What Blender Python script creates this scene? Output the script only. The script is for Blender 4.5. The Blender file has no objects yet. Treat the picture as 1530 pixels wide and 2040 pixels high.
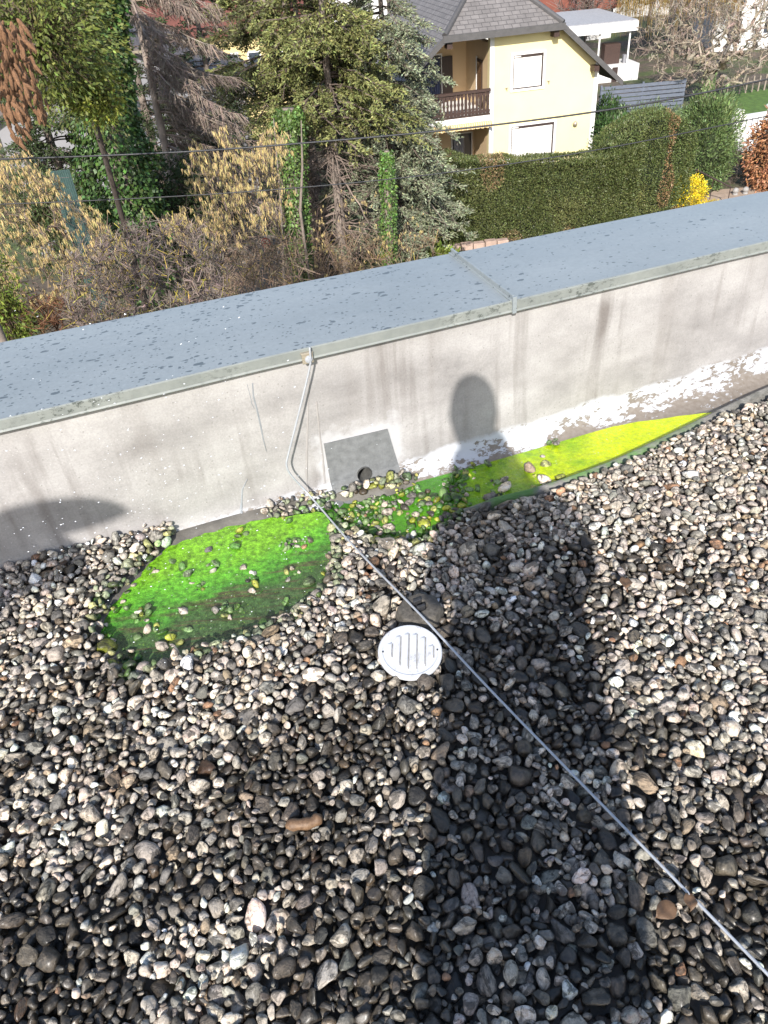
import bpy, bmesh, math, random
import numpy as np
from mathutils import Matrix, Vector

R = math.radians
rng = np.random.default_rng(7)
random.seed(7)
SC = bpy.context.scene
COL = SC.collection

# ------------------------------------------------------------------ camera, sky, sun, exposure
F_PX, CAM_H, PITCH, ROLL = 1500.0, 1.5, R(38.5), R(-5.3)      # for a 1530 x 2040 picture
_f = np.array([0, math.cos(PITCH), -math.sin(PITCH)])
_u0 = np.array([0, math.sin(PITCH), math.cos(PITCH)])
_r0 = np.array([1.0, 0, 0])
_r = math.cos(ROLL) * _r0 + math.sin(ROLL) * _u0
_u = -math.sin(ROLL) * _r0 + math.cos(ROLL) * _u0
CAM = np.array([0, 0, CAM_H])

cam_data = bpy.data.cameras.new('camera')
cam_data.sensor_fit = 'VERTICAL'
cam_data.sensor_height = 36.0
cam_data.lens = 36.0 * F_PX / 2040.0
cam_data.clip_start = 0.02
cam_data.clip_end = 3000
cam_obj = bpy.data.objects.new('camera', cam_data)
COL.objects.link(cam_obj)
cam_obj.matrix_world = Matrix(((_r[0], _u[0], -_f[0], CAM[0]), (_r[1], _u[1], -_f[1], CAM[1]),
                               (_r[2], _u[2], -_f[2], CAM[2]), (0, 0, 0, 1)))
SC.camera = cam_obj

SUN_EL, SUN_AZ = R(32.6), R(9.2)          # light travels towards azimuth +9 deg right of the view
SUN_TRAVEL = np.array([math.sin(SUN_AZ) * math.cos(SUN_EL), math.cos(SUN_AZ) * math.cos(SUN_EL), -math.sin(SUN_EL)])
world = bpy.data.worlds.new('World')
SC.world = world
world.use_nodes = True
wt = world.node_tree
bg = wt.nodes['Background']
sky = wt.nodes.new('ShaderNodeTexSky')
sky.sky_type = 'NISHITA'
sky.sun_disc = False
sky.sun_elevation = SUN_EL
sky.sun_rotation = math.pi + SUN_AZ
sky.altitude = 300
sky.air_density = 1.0
sky.dust_density = 1.5
wt.links.new(sky.outputs[0], bg.inputs[0])
bg.inputs[1].default_value = 0.15
sun_data = bpy.data.lights.new('sun', 'SUN')
sun_data.energy = 4.4
sun_data.angle = R(0.53)
sun_data.color = (1.0, 0.95, 0.885)
sun_obj = bpy.data.objects.new('sun', sun_data)
COL.objects.link(sun_obj)
sun_obj.rotation_euler = Vector(SUN_TRAVEL).to_track_quat('-Z', 'Y').to_euler()
sun_obj.location = (-3, -12, 14)
SC.view_settings.view_transform = 'Standard'
SC.view_settings.look = 'None'
SC.view_settings.gamma = 1.0
SC.view_settings.exposure = 0.78
SC.view_settings.use_curve_mapping = False

# ------------------------------------------------------------------ picture to place
def ray(x, y):
    d = _f + _r * (x - 765) / F_PX - _u * (y - 1020) / F_PX
    return d / np.linalg.norm(d)
def atz(x, y, z=0.0):
    d = ray(x, y); return CAM + d * ((z - CAM_H) / d[2])
def atY(x, y, Y):
    d = ray(x, y); return CAM + d * (Y / d[1])
def proj(P):
    v = np.asarray(P) - CAM
    k = v @ _f
    return 765 + F_PX * (v @ _r) / k, 1020 - F_PX * (v @ _u) / k

# ------------------------------------------------------------------ object helpers
def tag(o, label=None, cat=None, group=None, kind=None):
    if label: o['label'] = label
    if cat: o['category'] = cat
    if group: o['group'] = group
    if kind: o['kind'] = kind
    return o
def empty(name, loc=(0, 0, 0), rz=0.0, label=None, cat=None, group=None):
    o = bpy.data.objects.new(name, None)
    o.empty_display_size = 0.2
    COL.objects.link(o)
    o.location = tuple(float(v) for v in loc)
    o.rotation_euler = (0, 0, rz)
    return tag(o, label, cat, group)
def raw_mesh(name, V, Fc, cols=None, smooth=False, uv=None):
    """V (n,3), Fc (m,k) uniform polygons; cols per vertex rgb."""
    V = np.asarray(V, dtype=np.float32); Fc = np.asarray(Fc, dtype=np.int32)
    me = bpy.data.meshes.new(name)
    m, k = Fc.shape
    me.vertices.add(len(V)); me.vertices.foreach_set('co', V.ravel())
    me.loops.add(m * k); me.loops.foreach_set('vertex_index', Fc.ravel())
    me.polygons.add(m)
    me.polygons.foreach_set('loop_start', np.arange(0, m * k, k, dtype=np.int32))
    me.polygons.foreach_set('loop_total', np.full(m, k, dtype=np.int32))
    me.polygons.foreach_set('use_smooth', np.full(m, smooth, dtype=bool))
    if cols is not None:
        a = me.attributes.new('Col', 'FLOAT_COLOR', 'POINT')
        c = np.ones((len(V), 4), dtype=np.float32); c[:, :cols.shape[1]] = cols
        a.data.foreach_set('color', c.ravel())
    me.update(calc_edges=True)
    return me
def link(name, me, mat, parent=None, loc=None):
    o = bpy.data.objects.new(name, me)
    COL.objects.link(o)
    if mat is not None and not me.materials: me.materials.append(mat)
    if parent is not None: o.parent = parent
    if loc is not None: o.location = tuple(float(v) for v in loc)
    return o
class G:
    """collects small shapes for one mesh"""
    def __init__(s): s.v = []; s.f = []
    def add(s, V, Fs):
        b = len(s.v); s.v += [tuple(float(c) for c in p) for p in V]; s.f += [tuple(b + i for i in f) for f in Fs]; return s
    def box(s, lo, hi, M=None):
        (x0, y0, z0), (x1, y1, z1) = lo, hi
        V = [(x0, y0, z0), (x1, y0, z0), (x1, y1, z0), (x0, y1, z0), (x0, y0, z1), (x1, y0, z1), (x1, y1, z1), (x0, y1, z1)]
        if M is not None: V = [tuple(M @ Vector(p)) for p in V]
        return s.add(V, [(0, 3, 2, 1), (4, 5, 6, 7), (0, 1, 5, 4), (1, 2, 6, 5), (2, 3, 7, 6), (3, 0, 4, 7)])
    def prism(s, poly, axis, a, b):
        """poly 2d outline extruded along axis ('x','y','z') from a to b"""
        def mk(p, t):
            return {'y': (p[0], t, p[1]), 'x': (t, p[0], p[1]), 'z': (p[0], p[1], t)}[axis]
        n = len(poly)
        V = [mk(p, a) for p in poly] + [mk(p, b) for p in poly]
        Fs = [tuple(range(n))[::-1], tuple(range(n, 2 * n))] + [(i, (i + 1) % n, n + (i + 1) % n, n + i) for i in range(n)]
        return s.add(V, Fs)
    def tube(s, pts, rad, n=10, cap=True):
        pts = [Vector([float(c) for c in p]) for p in pts]
        rad = rad if hasattr(rad, '__len__') else [rad] * len(pts)
        V = []; up = Vector((0.31, 0.2, 0.93)); prev = None
        for i, p in enumerate(pts):
            t = (pts[min(i + 1, len(pts) - 1)] - pts[max(i - 1, 0)]).normalized()
            if prev is None:
                a = t.cross(up)
                if a.length < .05: a = t.cross(Vector((1, 0, 0)))
            else:
                a = prev - t * prev.dot(t)
            a.normalize(); prev = a; b = t.cross(a)
            for k in range(n):
                q = 2 * math.pi * k / n
                V.append(p + (a * math.cos(q) + b * math.sin(q)) * rad[i])
        Fs = [(i * n + k, i * n + (k + 1) % n, (i + 1) * n + (k + 1) % n, (i + 1) * n + k) for i in range(len(pts) - 1) for k in range(n)]
        if cap:
            Fs += [tuple(range(n))[::-1], tuple(range((len(pts) - 1) * n, len(pts) * n))]
        return s.add(V, Fs)
    def lathe(s, prof, n=24, M=None):
        """prof list of (r, z)"""
        V = []
        for r_, z_ in prof:
            for k in range(n):
                q = 2 * math.pi * k / n
                p = Vector((r_ * math.cos(q), r_ * math.sin(q), z_))
                V.append(tuple(M @ p) if M is not None else tuple(p))
        m = len(prof)
        Fs = [(i * n + k, i * n + (k + 1) % n, (i + 1) * n + (k + 1) % n, (i + 1) * n + k) for i in range(m - 1) for k in range(n)]
        Fs += [tuple(range(n))[::-1], tuple(range((m - 1) * n, m * n))]
        return s.add(V, Fs)
    def build(s, name, mat, parent=None, smooth=False, loc=None, bevel=0.0):
        me = bpy.data.meshes.new(name)
        me.from_pydata(s.v, [], s.f)
        bm = bmesh.new(); bm.from_mesh(me)
        bmesh.ops.recalc_face_normals(bm, faces=bm.faces)
        bm.to_mesh(me); bm.free()
        if smooth:
            me.polygons.foreach_set('use_smooth', [True] * len(me.polygons))
        o = link(name, me, mat, parent, loc)
        if bevel:
            b = o.modifiers.new('bevel', 'BEVEL'); b.width = bevel; b.segments = 2; b.limit_method = 'ANGLE'
        return o

def unit(a):
    a = np.asarray(a, float); return a / np.maximum(np.linalg.norm(a, axis=-1, keepdims=True), 1e-9)
def prisms(P0, P1, R0, R1, n=3):
    """many tapered sticks -> V, F(quads)"""
    P0 = np.asarray(P0, float); P1 = np.asarray(P1, float); m = len(P0)
    R0 = np.broadcast_to(np.asarray(R0, float), (m,)); R1 = np.broadcast_to(np.asarray(R1, float), (m,))
    t = unit(P1 - P0)
    ref = np.where(np.abs(t[:, 2:3]) > .9, np.array([[1., 0, 0]]), np.array([[0, 0, 1.]]))
    a = unit(np.cross(t, ref)); b = np.cross(t, a)
    V = np.zeros((m, 2, n, 3))
    for k in range(n):
        q = 2 * math.pi * k / n
        d = a * math.cos(q) + b * math.sin(q)
        V[:, 0, k] = P0 + d * R0[:, None]; V[:, 1, k] = P1 + d * R1[:, None]
    base = (np.arange(m) * 2 * n)[:, None]
    Fs = np.concatenate([base + np.array([[k, (k + 1) % n, n + (k + 1) % n, n + k]]) for k in range(n)], 0)
    return V.reshape(-1, 3), Fs
def leaves(P, D, N, length, width):
    """rhombic leaf quads: P base, D direction, N approx normal"""
    P = np.asarray(P, float); m = len(P)
    D = unit(D); S = unit(np.cross(D, N))
    length = np.broadcast_to(length, (m,))[:, None]; width = np.broadcast_to(width, (m,))[:, None]
    V = np.stack([P, P + D * length * .5 + S * width * .5, P + D * length, P + D * length * .5 - S * width * .5], 1)
    return V.reshape(-1, 3), np.arange(m * 4).reshape(m, 4)
def cat_mesh(parts):
    V = []; Fs = []; Cs = []; b = 0
    for v, f, c in parts:
        V.append(v); Fs.append(f + b); b += len(v)
        c = np.asarray(c, float)
        if c.ndim == 1: c = np.tile(c, (len(v), 1))
        elif len(c) != len(v): c = np.repeat(c, len(v) // len(c), 0)
        Cs.append(c)
    return np.concatenate(V), np.concatenate(Fs), np.concatenate(Cs)
def rdir(m, zbias=0.0):
    d = rng.normal(size=(m, 3)); d[:, 2] += zbias; return unit(d)
def jitcol(base, m, v=.25, hue=.08):
    base = np.asarray(base, float)
    b = base if base.ndim == 2 else np.tile(base, (m, 1))
    return np.clip(b * np.exp(rng.normal(0, v, (m, 1))) * np.exp(rng.normal(0, hue, (m, 3))), 0.002, .95)
_ng = rng.random((64, 64))
def vnoise(x, y, s):
    """smooth tileable value noise 0..1"""
    x = np.asarray(x, float) * s + 100.3; y = np.asarray(y, float) * s + 57.1
    xi = np.floor(x).astype(int); yi = np.floor(y).astype(int); fx = x - xi; fy = y - yi
    fx = fx * fx * (3 - 2 * fx); fy = fy * fy * (3 - 2 * fy)
    g = lambda i, j: _ng[i % 64, j % 64]
    return (g(xi, yi) * (1 - fx) + g(xi + 1, yi) * fx) * (1 - fy) + (g(xi, yi + 1) * (1 - fx) + g(xi + 1, yi + 1) * fx) * fy
def in_poly(px, py, poly):
    px = np.asarray(px); py = np.asarray(py); c = np.zeros(px.shape, bool)
    n = len(poly)
    for i in range(n):
        x0, y0 = poly[i]; x1, y1 = poly[(i + 1) % n]
        if y0 == y1: continue
        k = ((y0 > py) != (y1 > py)) & (px < (x1 - x0) * (py - y0) / (y1 - y0) + x0)
        c ^= k
    return c

# ------------------------------------------------------------------ materials
def mat_new(name):
    m = bpy.data.materials.new(name); m.use_nodes = True
    return m, m.node_tree, m.node_tree.nodes['Principled BSDF']
def nd(nt, t, **kw):
    n = nt.nodes.new(t)
    for k, v in kw.items():
        if k.startswith('i_'): n.inputs[k[2:].replace('_', ' ')].default_value = v
        else: setattr(n, k, v)
    return n
def ramp(nt, src, stops, interp='LINEAR'):
    r_ = nt.nodes.new('ShaderNodeValToRGB'); r_.color_ramp.interpolation = interp
    e = r_.color_ramp.elements
    while len(e) < len(stops): e.new(.5)
    for i, (p, c) in enumerate(stops):
        e[i].position = p
        c = (c, c, c) if not hasattr(c, '__len__') else c
        e[i].color = (*c, 1)
    nt.links.new(src, r_.inputs[0]); return r_.outputs[0]
def mixc(nt, fac, a, b, blend='MIX'):
    n = nt.nodes.new('ShaderNodeMix'); n.data_type = 'RGBA'; n.blend_type = blend
    for sock, v in ((n.inputs[0], fac), (n.inputs[6], a), (n.inputs[7], b)):
        if hasattr(v, 'default_value') or hasattr(v, 'is_linked'): nt.links.new(v, sock)
        elif hasattr(v, '__len__'): sock.default_value = (*v, 1)
        else: sock.default_value = v
    return n.outputs[2]
def mathn(nt, op, a, b=None, c=None, clamp=False):
    n = nt.nodes.new('ShaderNodeMath'); n.operation = op; n.use_clamp = clamp
    for i, v in enumerate((a, b, c)):
        if v is None: continue
        if isinstance(v, (int, float)): n.inputs[i].default_value = v
        else: nt.links.new(v, n.inputs[i])
    return n.outputs[0]
def coords(nt, scale=(1, 1, 1), loc=(0, 0, 0), kind='Object', rot=(0, 0, 0)):
    tc = nt.nodes.new('ShaderNodeTexCoord'); mp = nt.nodes.new('ShaderNodeMapping')
    mp.inputs['Scale'].default_value = scale; mp.inputs['Location'].default_value = loc; mp.inputs['Rotation'].default_value = rot
    nt.links.new(tc.outputs[kind], mp.inputs[0]); return mp.outputs[0]
def noise(nt, vec, scale, detail=4, rough=.55, dist=0.0):
    n = nt.nodes.new('ShaderNodeTexNoise')
    n.inputs['Scale'].default_value = scale; n.inputs['Detail'].default_value = detail
    n.inputs['Roughness'].default_value = rough; n.inputs['Distortion'].default_value = dist
    if vec is not None: nt.links.new(vec, n.inputs['Vector'])
    return n.outputs['Fac']
def bump(nt, bs, h, strength=.3, dist=.01):
    b = nt.nodes.new('ShaderNodeBump'); b.inputs['Strength'].default_value = strength; b.inputs['Distance'].default_value = dist
    nt.links.new(h, b.inputs['Height']); nt.links.new(b.outputs[0], bs.inputs['Normal'])
def simple(name, col, rough=.6, metal=0.0, var=.25, scale=8, bmp=.15, spec=.5):
    """plain painted / natural surface with mottling and fine relief"""
    m, nt, bs = mat_new(name)
    v = coords(nt)
    n = noise(nt, v, scale, 6, .6)
    c = np.array(col)
    nt.links.new(ramp(nt, n, [(.25, tuple(c * (1 - var))), (.75, tuple(np.minimum(c * (1 + var), .95)))]), bs.inputs['Base Color'])
    nt.links.new(ramp(nt, noise(nt, v, scale * 3, 3), [(.3, max(rough - .12, .05)), (.7, min(rough + .12, 1))]), bs.inputs['Roughness'])
    bs.inputs['Metallic'].default_value = metal
    bs.inputs['Specular IOR Level'].default_value = spec
    if bmp: bump(nt, bs, noise(nt, v, scale * 6, 4), bmp, .01)
    return m
def vcol(name, rough=.6, spec=.3, scale=30, bmp=0.0, sheen=0.0):
    m, nt, bs = mat_new(name)
    a = nd(nt, 'ShaderNodeAttribute', attribute_name='Col')
    nt.links.new(a.outputs['Color'], bs.inputs['Base Color'])
    bs.inputs['Roughness'].default_value = rough
    bs.inputs['Specular IOR Level'].default_value = spec
    if bmp: bump(nt, bs, noise(nt, coords(nt), scale, 3), bmp, .01)
    return m
M_LEAF = vcol('leaf_green', .5, .35)
M_NEEDLE = vcol('needles', .6, .25)
M_BARK = vcol('bark', .85, .15, 12, .5)
M_DRY = vcol('dry_plant', .75, .2)
#@@NEAR
# ================================================================== ROOF: parapet wall
WA = R(17.28)
Wn = np.array([math.sin(WA), -math.cos(WA), 0.0])     # towards the roof
Wd = np.array([math.cos(WA), math.sin(WA), 0.0])
W0 = -2.0646 * Wn
TOPZ = 0.462
def wl(px, py, v=0.0):
    """picture point on the plane v metres behind the wall face -> wall coordinates"""
    d = ray(px, py); p0 = W0 - Wn * v
    p = CAM + d * (((p0 - CAM) @ Wn) / (d @ Wn))
    return np.array([(p - W0) @ Wd, v, p[2]])
def to_wall(p):
    q = np.asarray(p) - W0; return np.array([q @ Wd, -(q @ Wn), p[2]])

parapet = empty('parapet_wall', (W0[0], W0[1], 0), WA, 'pale weathered roof parapet with grey blue metal coping along the gravel', 'wall')

def make_membrane_mat():
    m, nt, bs = mat_new('parapet_membrane')
    v = coords(nt); sep = nd(nt, 'ShaderNodeSeparateXYZ'); nt.links.new(v, sep.inputs[0])
    u, vv, z = sep.outputs
    big = noise(nt, coords(nt, (1.3, 1, 2.2)), 2.2, 5, .6)
    base = ramp(nt, big, [(.3, (.225, .215, .21)), (.5, (.335, .322, .313)), (.70, (.43, .418, .408))])
    # lighter towards the flashing where rain never dries the dirt on
    topfac = mathn(nt, 'MULTIPLY_ADD', z, 2.6, -.78, True)
    base = mixc(nt, mathn(nt, 'MULTIPLY', topfac, .75), base, (.50, .49, .48))
    # run-off streaks
    st = noise(nt, coords(nt, (13, 1, .9), (3.1, 0, 0)), 1.0, 4, .6, .25)
    stm = ramp(nt, st, [(.5, 0.0), (.68, 1.0)])
    patchy = ramp(nt, noise(nt, coords(nt, (1, 1, 1), (9, 0, 4)), 2.6, 3), [(.42, 0.0), (.62, 1.0)])
    base = mixc(nt, mathn(nt, 'MULTIPLY', mathn(nt, 'MULTIPLY', stm, patchy), .9), base, (.165, .148, .138))
    st2 = ramp(nt, noise(nt, coords(nt, (4.2, 1, .35), (0, 0, 7)), 1.0, 3, .5, .3), [(.60, 0.0), (.70, 1.0)])
    base = mixc(nt, mathn(nt, 'MULTIPLY', st2, .5), base, (.19, .17, .155))
    # fine grain and specks
    fine = noise(nt, v, 160, 3, .7)
    base = mixc(nt, .35, base, ramp(nt, fine, [(.3, .2), (.7, .5)]), 'OVERLAY')
    sp = nd(nt, 'ShaderNodeTexVoronoi', i_Scale=55.0); nt.links.new(v, sp.inputs['Vector'])
    spk = ramp(nt, sp.outputs['Distance'], [(.07, 1.0), (.13, 0.0)])
    left = ramp(nt, mathn(nt, 'MULTIPLY_ADD', u, -.35, .45, True), [(.1, 0.0), (.9, 1.0)])
    base = mixc(nt, mathn(nt, 'MULTIPLY', spk, mathn(nt, 'MULTIPLY', left, .5)), base, (.62, .61, .6))
    sp2 = nd(nt, 'ShaderNodeTexVoronoi', i_Scale=38.0); nt.links.new(coords(nt, (1, 1, 1), (5, 3, 1)), sp2.inputs['Vector'])
    base = mixc(nt, mathn(nt, 'MULTIPLY', ramp(nt, sp2.outputs['Distance'], [(.06, 1.0), (.12, 0.0)]), .45), base, (.12, .11, .10))
    # white scrub marks round the outlet plate
    du = mathn(nt, 'ABSOLUTE', mathn(nt, 'ADD', u, -PL_C[0])); dz = mathn(nt, 'ABSOLUTE', mathn(nt, 'ADD', z, -PL_C[1]))
    dd = mathn(nt, 'MAXIMUM', mathn(nt, 'DIVIDE', du, .165), mathn(nt, 'DIVIDE', dz, .175))
    dd = mathn(nt, 'ADD', dd, mathn(nt, 'MULTIPLY_ADD', noise(nt, v, 22, 5), .9, -.45))
    base = mixc(nt, ramp(nt, dd, [(.75, .65), (1.2, 0.0)]), base, (.44, .44, .45))
    # flaking white paint along the foot
    w = mathn(nt, 'ADD', mathn(nt, 'MULTIPLY_ADD', vv, .6, z), .045)
    wob = mathn(nt, 'MULTIPLY_ADD', noise(nt, v, 7, 4), .07, -.035)
    rise = mathn(nt, 'MULTIPLY', mathn(nt, 'ADD', u, -.25), .034)
    ww = mathn(nt, 'SUBTRACT', mathn(nt, 'ADD', w, wob), rise)
    up = ramp(nt, mathn(nt, 'MULTIPLY_ADD', ww, 5, .5, True), [(.50, 1.0), (.60, 0.0)])
    on = ramp(nt, mathn(nt, 'MULTIPLY_ADD', u, .5, .5, True), [(.0, 0.0), (.08, 1.0)])
    fl = mathn(nt, 'ADD', mathn(nt, 'MULTIPLY', noise(nt, coords(nt, (.8, 1.3, 1.6)), 38, 6, .7, .35), .62), mathn(nt, 'MULTIPLY', noise(nt, coords(nt, (.7, 1, 1.4), (3, 2, 1)), 7, 3), .42))
    low = ramp(nt, mathn(nt, 'MULTIPLY_ADD', ww, 6, .75, True), [(.0, .16), (.35, .03), (.7, 0.0)])
    flm = ramp(nt, mathn(nt, 'SUBTRACT', fl, low), [(.455, 0.0), (.48, 1.0)])
    dirt = mixc(nt, noise(nt, v, 60, 4), (.11, .085, .06), (.26, .235, .21))
    paint = mixc(nt, flm, dirt, (.43, .445, .475))
    base = mixc(nt, mathn(nt, 'MULTIPLY', up, on), base, paint)
    nt.links.new(base, bs.inputs['Base Color'])
    bs.inputs['Roughness'].default_value = .6; bs.inputs['Specular IOR Level'].default_value = .35
    bump(nt, bs, mathn(nt, 'ADD', mathn(nt, 'MULTIPLY', fine, .3), mathn(nt, 'MULTIPLY', flm, mathn(nt, 'MULTIPLY', up, on))), .35, .002)
    return m

PLATE = [wl(*p) for p in ((645, 884), (771, 853), (803, 962), (664, 998))]
HOLE = wl(724, 941)
PL_C = (sum(p[0] for p in PLATE) / 4, sum(p[2] for p in PLATE) / 4)
HR = .0265
# curved face with a rough-cut opening behind the outlet plate
prof = [(0.0, TOPZ + .004), (0.0, .40), (0.0, .32), (0.0, .24), (-.001, .17), (-.003, .11), (-.005, .04), (-.010, -.02), (-.018, -.045), (-.032, -.066), (-.055, -.078), (-.09, -.086), (-.14, -.091)]
us = sorted(set(list(np.linspace(-4.5, 5.2, 98)) + [HOLE[0] - .034, HOLE[0] + .034]))
pz = list(prof)
def prof_at(z):
    for (v0, z0), (v1, z1) in zip(prof[:-1], prof[1:]):
        if z1 <= z <= z0: return v0 + (v1 - v0) * (z0 - z) / (z0 - z1)
    return 0
for zz in (HOLE[2] + .034, HOLE[2] - .034): pz.append((prof_at(zz), zz))
pz.sort(key=lambda t: -t[1])
def wave(u, z):
    return .004 * math.sin(u * 2.1 + 1) + .003 * math.sin(u * 5.3 + z * 6)
g = G()
V = [(u, v + wave(u, z) * (1 if z < .4 else .3), z) for z_i, (v, z) in enumerate(pz) for u in us]
nu = len(us); Fs = []
for j in range(len(pz) - 1):
    for i in range(nu - 1):
        uc = (us[i] + us[i + 1]) / 2; zc = (pz[j][1] + pz[j + 1][1]) / 2
        if abs(uc - HOLE[0]) < .034 and abs(zc - HOLE[2]) < .034: continue
        Fs.append((j * nu + i, (j + 1) * nu + i, (j + 1) * nu + i + 1, j * nu + i + 1))
g.add(V, Fs)
M_MEMB = make_membrane_mat()
g.build('membrane_face', M_MEMB, parapet, smooth=True)

# metal coping: two sheets, a standing seam, a folded drip edge
def make_coping_mat():
    m, nt, bs = mat_new('coping_sheet')
    v = coords(nt); sep = nd(nt, 'ShaderNodeSeparateXYZ'); nt.links.new(v, sep.inputs[0]); u = sep.outputs[0]
    n = noise(nt, coords(nt, (.8, 2, 1)), 2.0, 5, .6)
    base = ramp(nt, n, [(.3, (.205, .232, .242)), (.7, (.25, .277, .285))])
    n2 = noise(nt, v, 70, 4, .7)
    base = mixc(nt, .25, base, ramp(nt, n2, [(.3, .25), (.7, .55)]), 'OVERLAY')
    dens = mathn(nt, 'MULTIPLY_ADD', noise(nt, coords(nt, loc=(4, 1, 0)), 3.5, 3), .5, mathn(nt, 'MULTIPLY_ADD', u, -.13, .10))
    tot = None
    for sc, off, hi, elong in ((40, 0, .25, 2.0), (64, 5, .28, 1.6), (24, 11, .16, 2.4), (95, 17, .3, 1.3)):
        vo = nd(nt, 'ShaderNodeTexVoronoi', i_Scale=float(sc))
        vec = coords(nt, (1 / elong, 1, 1), (off, off, 0), rot=(0, 0, R(14)))
        wv = nd(nt, 'ShaderNodeTexNoise', i_Scale=60.0); nt.links.new(vec, wv.inputs['Vector'])
        add = nd(nt, 'ShaderNodeVectorMath', operation='MULTIPLY_ADD')
        nt.links.new(wv.outputs['Color'], add.inputs[0]); add.inputs[1].default_value = (.5 / sc,) * 3; nt.links.new(vec, add.inputs[2])
        nt.links.new(add.outputs[0], vo.inputs['Vector'])
        sepc = nd(nt, 'ShaderNodeSeparateColor'); nt.links.new(vo.outputs['Color'], sepc.inputs[0])
        pick = mathn(nt, 'LESS_THAN', sepc.outputs[0], mathn(nt, 'MULTIPLY', dens, 1.25))
        size = mathn(nt, 'MULTIPLY_ADD', sepc.outputs[1], hi, .05)
        msk = mathn(nt, 'MULTIPLY', mathn(nt, 'LESS_THAN', vo.outputs['Distance'], size), pick)
        tot = msk if tot is None else mathn(nt, 'MAXIMUM', tot, msk)
    base = mixc(nt, mathn(nt, 'MULTIPLY', tot, .8), base, (.055, .07, .078))
    vw = nd(nt, 'ShaderNodeTexVoronoi', i_Scale=60.0); nt.links.new(coords(nt, (.4, 1, 1), (2, 9, 0)), vw.inputs['Vector'])
    leftm = ramp(nt, mathn(nt, 'MULTIPLY_ADD', u, -.3, .5, True), [(.3, 0.0), (.8, 1.0)])
    base = mixc(nt, mathn(nt, 'MULTIPLY', ramp(nt, vw.outputs['Distance'], [(.09, 1.0), (.12, 0.0)]), mathn(nt, 'MULTIPLY', leftm, .35)), base, (.5, .53, .56))
    nt.links.new(base, bs.inputs['Base Color'])
    bs.inputs['Roughness'].default_value = .42; bs.inputs['Specular IOR Level'].default_value = .5; bs.inputs['Metallic'].default_value = 0.0
    bump(nt, bs, noise(nt, coords(nt, (1.5, 3, 1)), 2.5, 3), .08, .02)
    return m
def make_drip_mat():
    m, nt, bs = mat_new('coping_drip_edge')
    v = coords(nt); sep = nd(nt, 'ShaderNodeSeparateXYZ'); nt.links.new(v, sep.inputs[0])
    base = ramp(nt, noise(nt, v, 9, 5, .7), [(.3, (.155, .17, .16)), (.7, (.225, .24, .222))])
    lich = ramp(nt, noise(nt, coords(nt, (1, 1, 1.6)), 55, 5, .75), [(.53, 0.0), (.60, 1.0)])
    dens = ramp(nt, noise(nt, v, 3.2, 2), [(.4, .0), (.6, 1.0)])
    base = mixc(nt, mathn(nt, 'MULTIPLY', mathn(nt, 'MULTIPLY', lich, dens), .85), base, (.04, .048, .04))
    nt.links.new(base, bs.inputs['Base Color']); bs.inputs['Roughness'].default_value = .55
    bump(nt, bs, noise(nt, v, 60, 4), .2, .003)
    return m
M_COPE = make_coping_mat(); M_DRIP = make_drip_mat()
CT = TOPZ + .034
def cope_outer(u):                     # the outer edge is not quite parallel to the inner one
    return .487 - .033 * (u + .55)
SEAM_I = to_wall(atz(1028, 603, CT)); SEAM_O = to_wall(atz(904, 508, CT + .012))
def sheet(name, ui, uo, u2i, u2o, tilt):
    n = 24; V = []
    for k in range(n + 1):
        t = k / n
        a = ui + (u2i - ui) * t; b = uo + (u2o - uo) * t
        zi = CT + .0012 * math.sin(a * 4 + tilt) ; zo = CT + .012 + .002 * math.sin(b * 3 + tilt)
        for s in range(5):
            q = s / 4
            V.append((a + (b - a) * q, -.022 + (cope_outer(b) + .022) * q, zi + (zo - zi) * q + .003 * math.sin(q * math.pi)))
        V.append((b, cope_outer(b), zo - .06))
    Fs = [(k * 6 + s, k * 6 + s + 1, (k + 1) * 6 + s + 1, (k + 1) * 6 + s) for k in range(n) for s in range(5)]
    o = G().add(V, Fs).build(name, M_COPE, parapet, smooth=False)
    sol = o.modifiers.new('thick', 'SOLIDIFY'); sol.thickness = .0022; sol.offset = 0
    return o
sheet('coping_sheet', -4.6, -4.6, SEAM_I[0] - .004, SEAM_O[0] - .004, 0)
sheet('coping_sheet', SEAM_I[0] + .004, SEAM_O[0] + .004, 5.3, 5.3, 2)
def drip(u0, u1):
    n = 20; V = []; pr = [(-.016, CT - .0045), (-.0275, CT + .0035), (-.031, CT + .0005), (-.0305, TOPZ + .006), (-.034, TOPZ + .001), (-.030, TOPZ - .003), (-.012, TOPZ - .001)]
    for k in range(n + 1):
        u = u0 + (u1 - u0) * k / n
        for (v, z) in pr: V.append((u, v + .0012 * math.sin(u * 7), z + .0012 * math.sin(u * 4)))
    m = len(pr)
    Fs = [(k * m + s, k * m + s + 1, (k + 1) * m + s + 1, (k + 1) * m + s) for k in range(n) for s in range(m - 1)]
    G().add(V, Fs).build('drip_edge', M_DRIP, parapet, smooth=False)
drip(-4.6, SEAM_I[0] - .003); drip(SEAM_I[0] + .003, 5.3)
sd = np.array(SEAM_O) - np.array(SEAM_I); sl = math.hypot(sd[0], sd[1])
Ms = Matrix.Translation((SEAM_I[0], -.026, CT)) @ Matrix.Rotation(math.atan2(cope_outer(SEAM_O[0]) + .03, sd[0]), 4, 'Z')
g = G()
L = math.hypot(cope_outer(SEAM_O[0]) + .028, sd[0])
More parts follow.
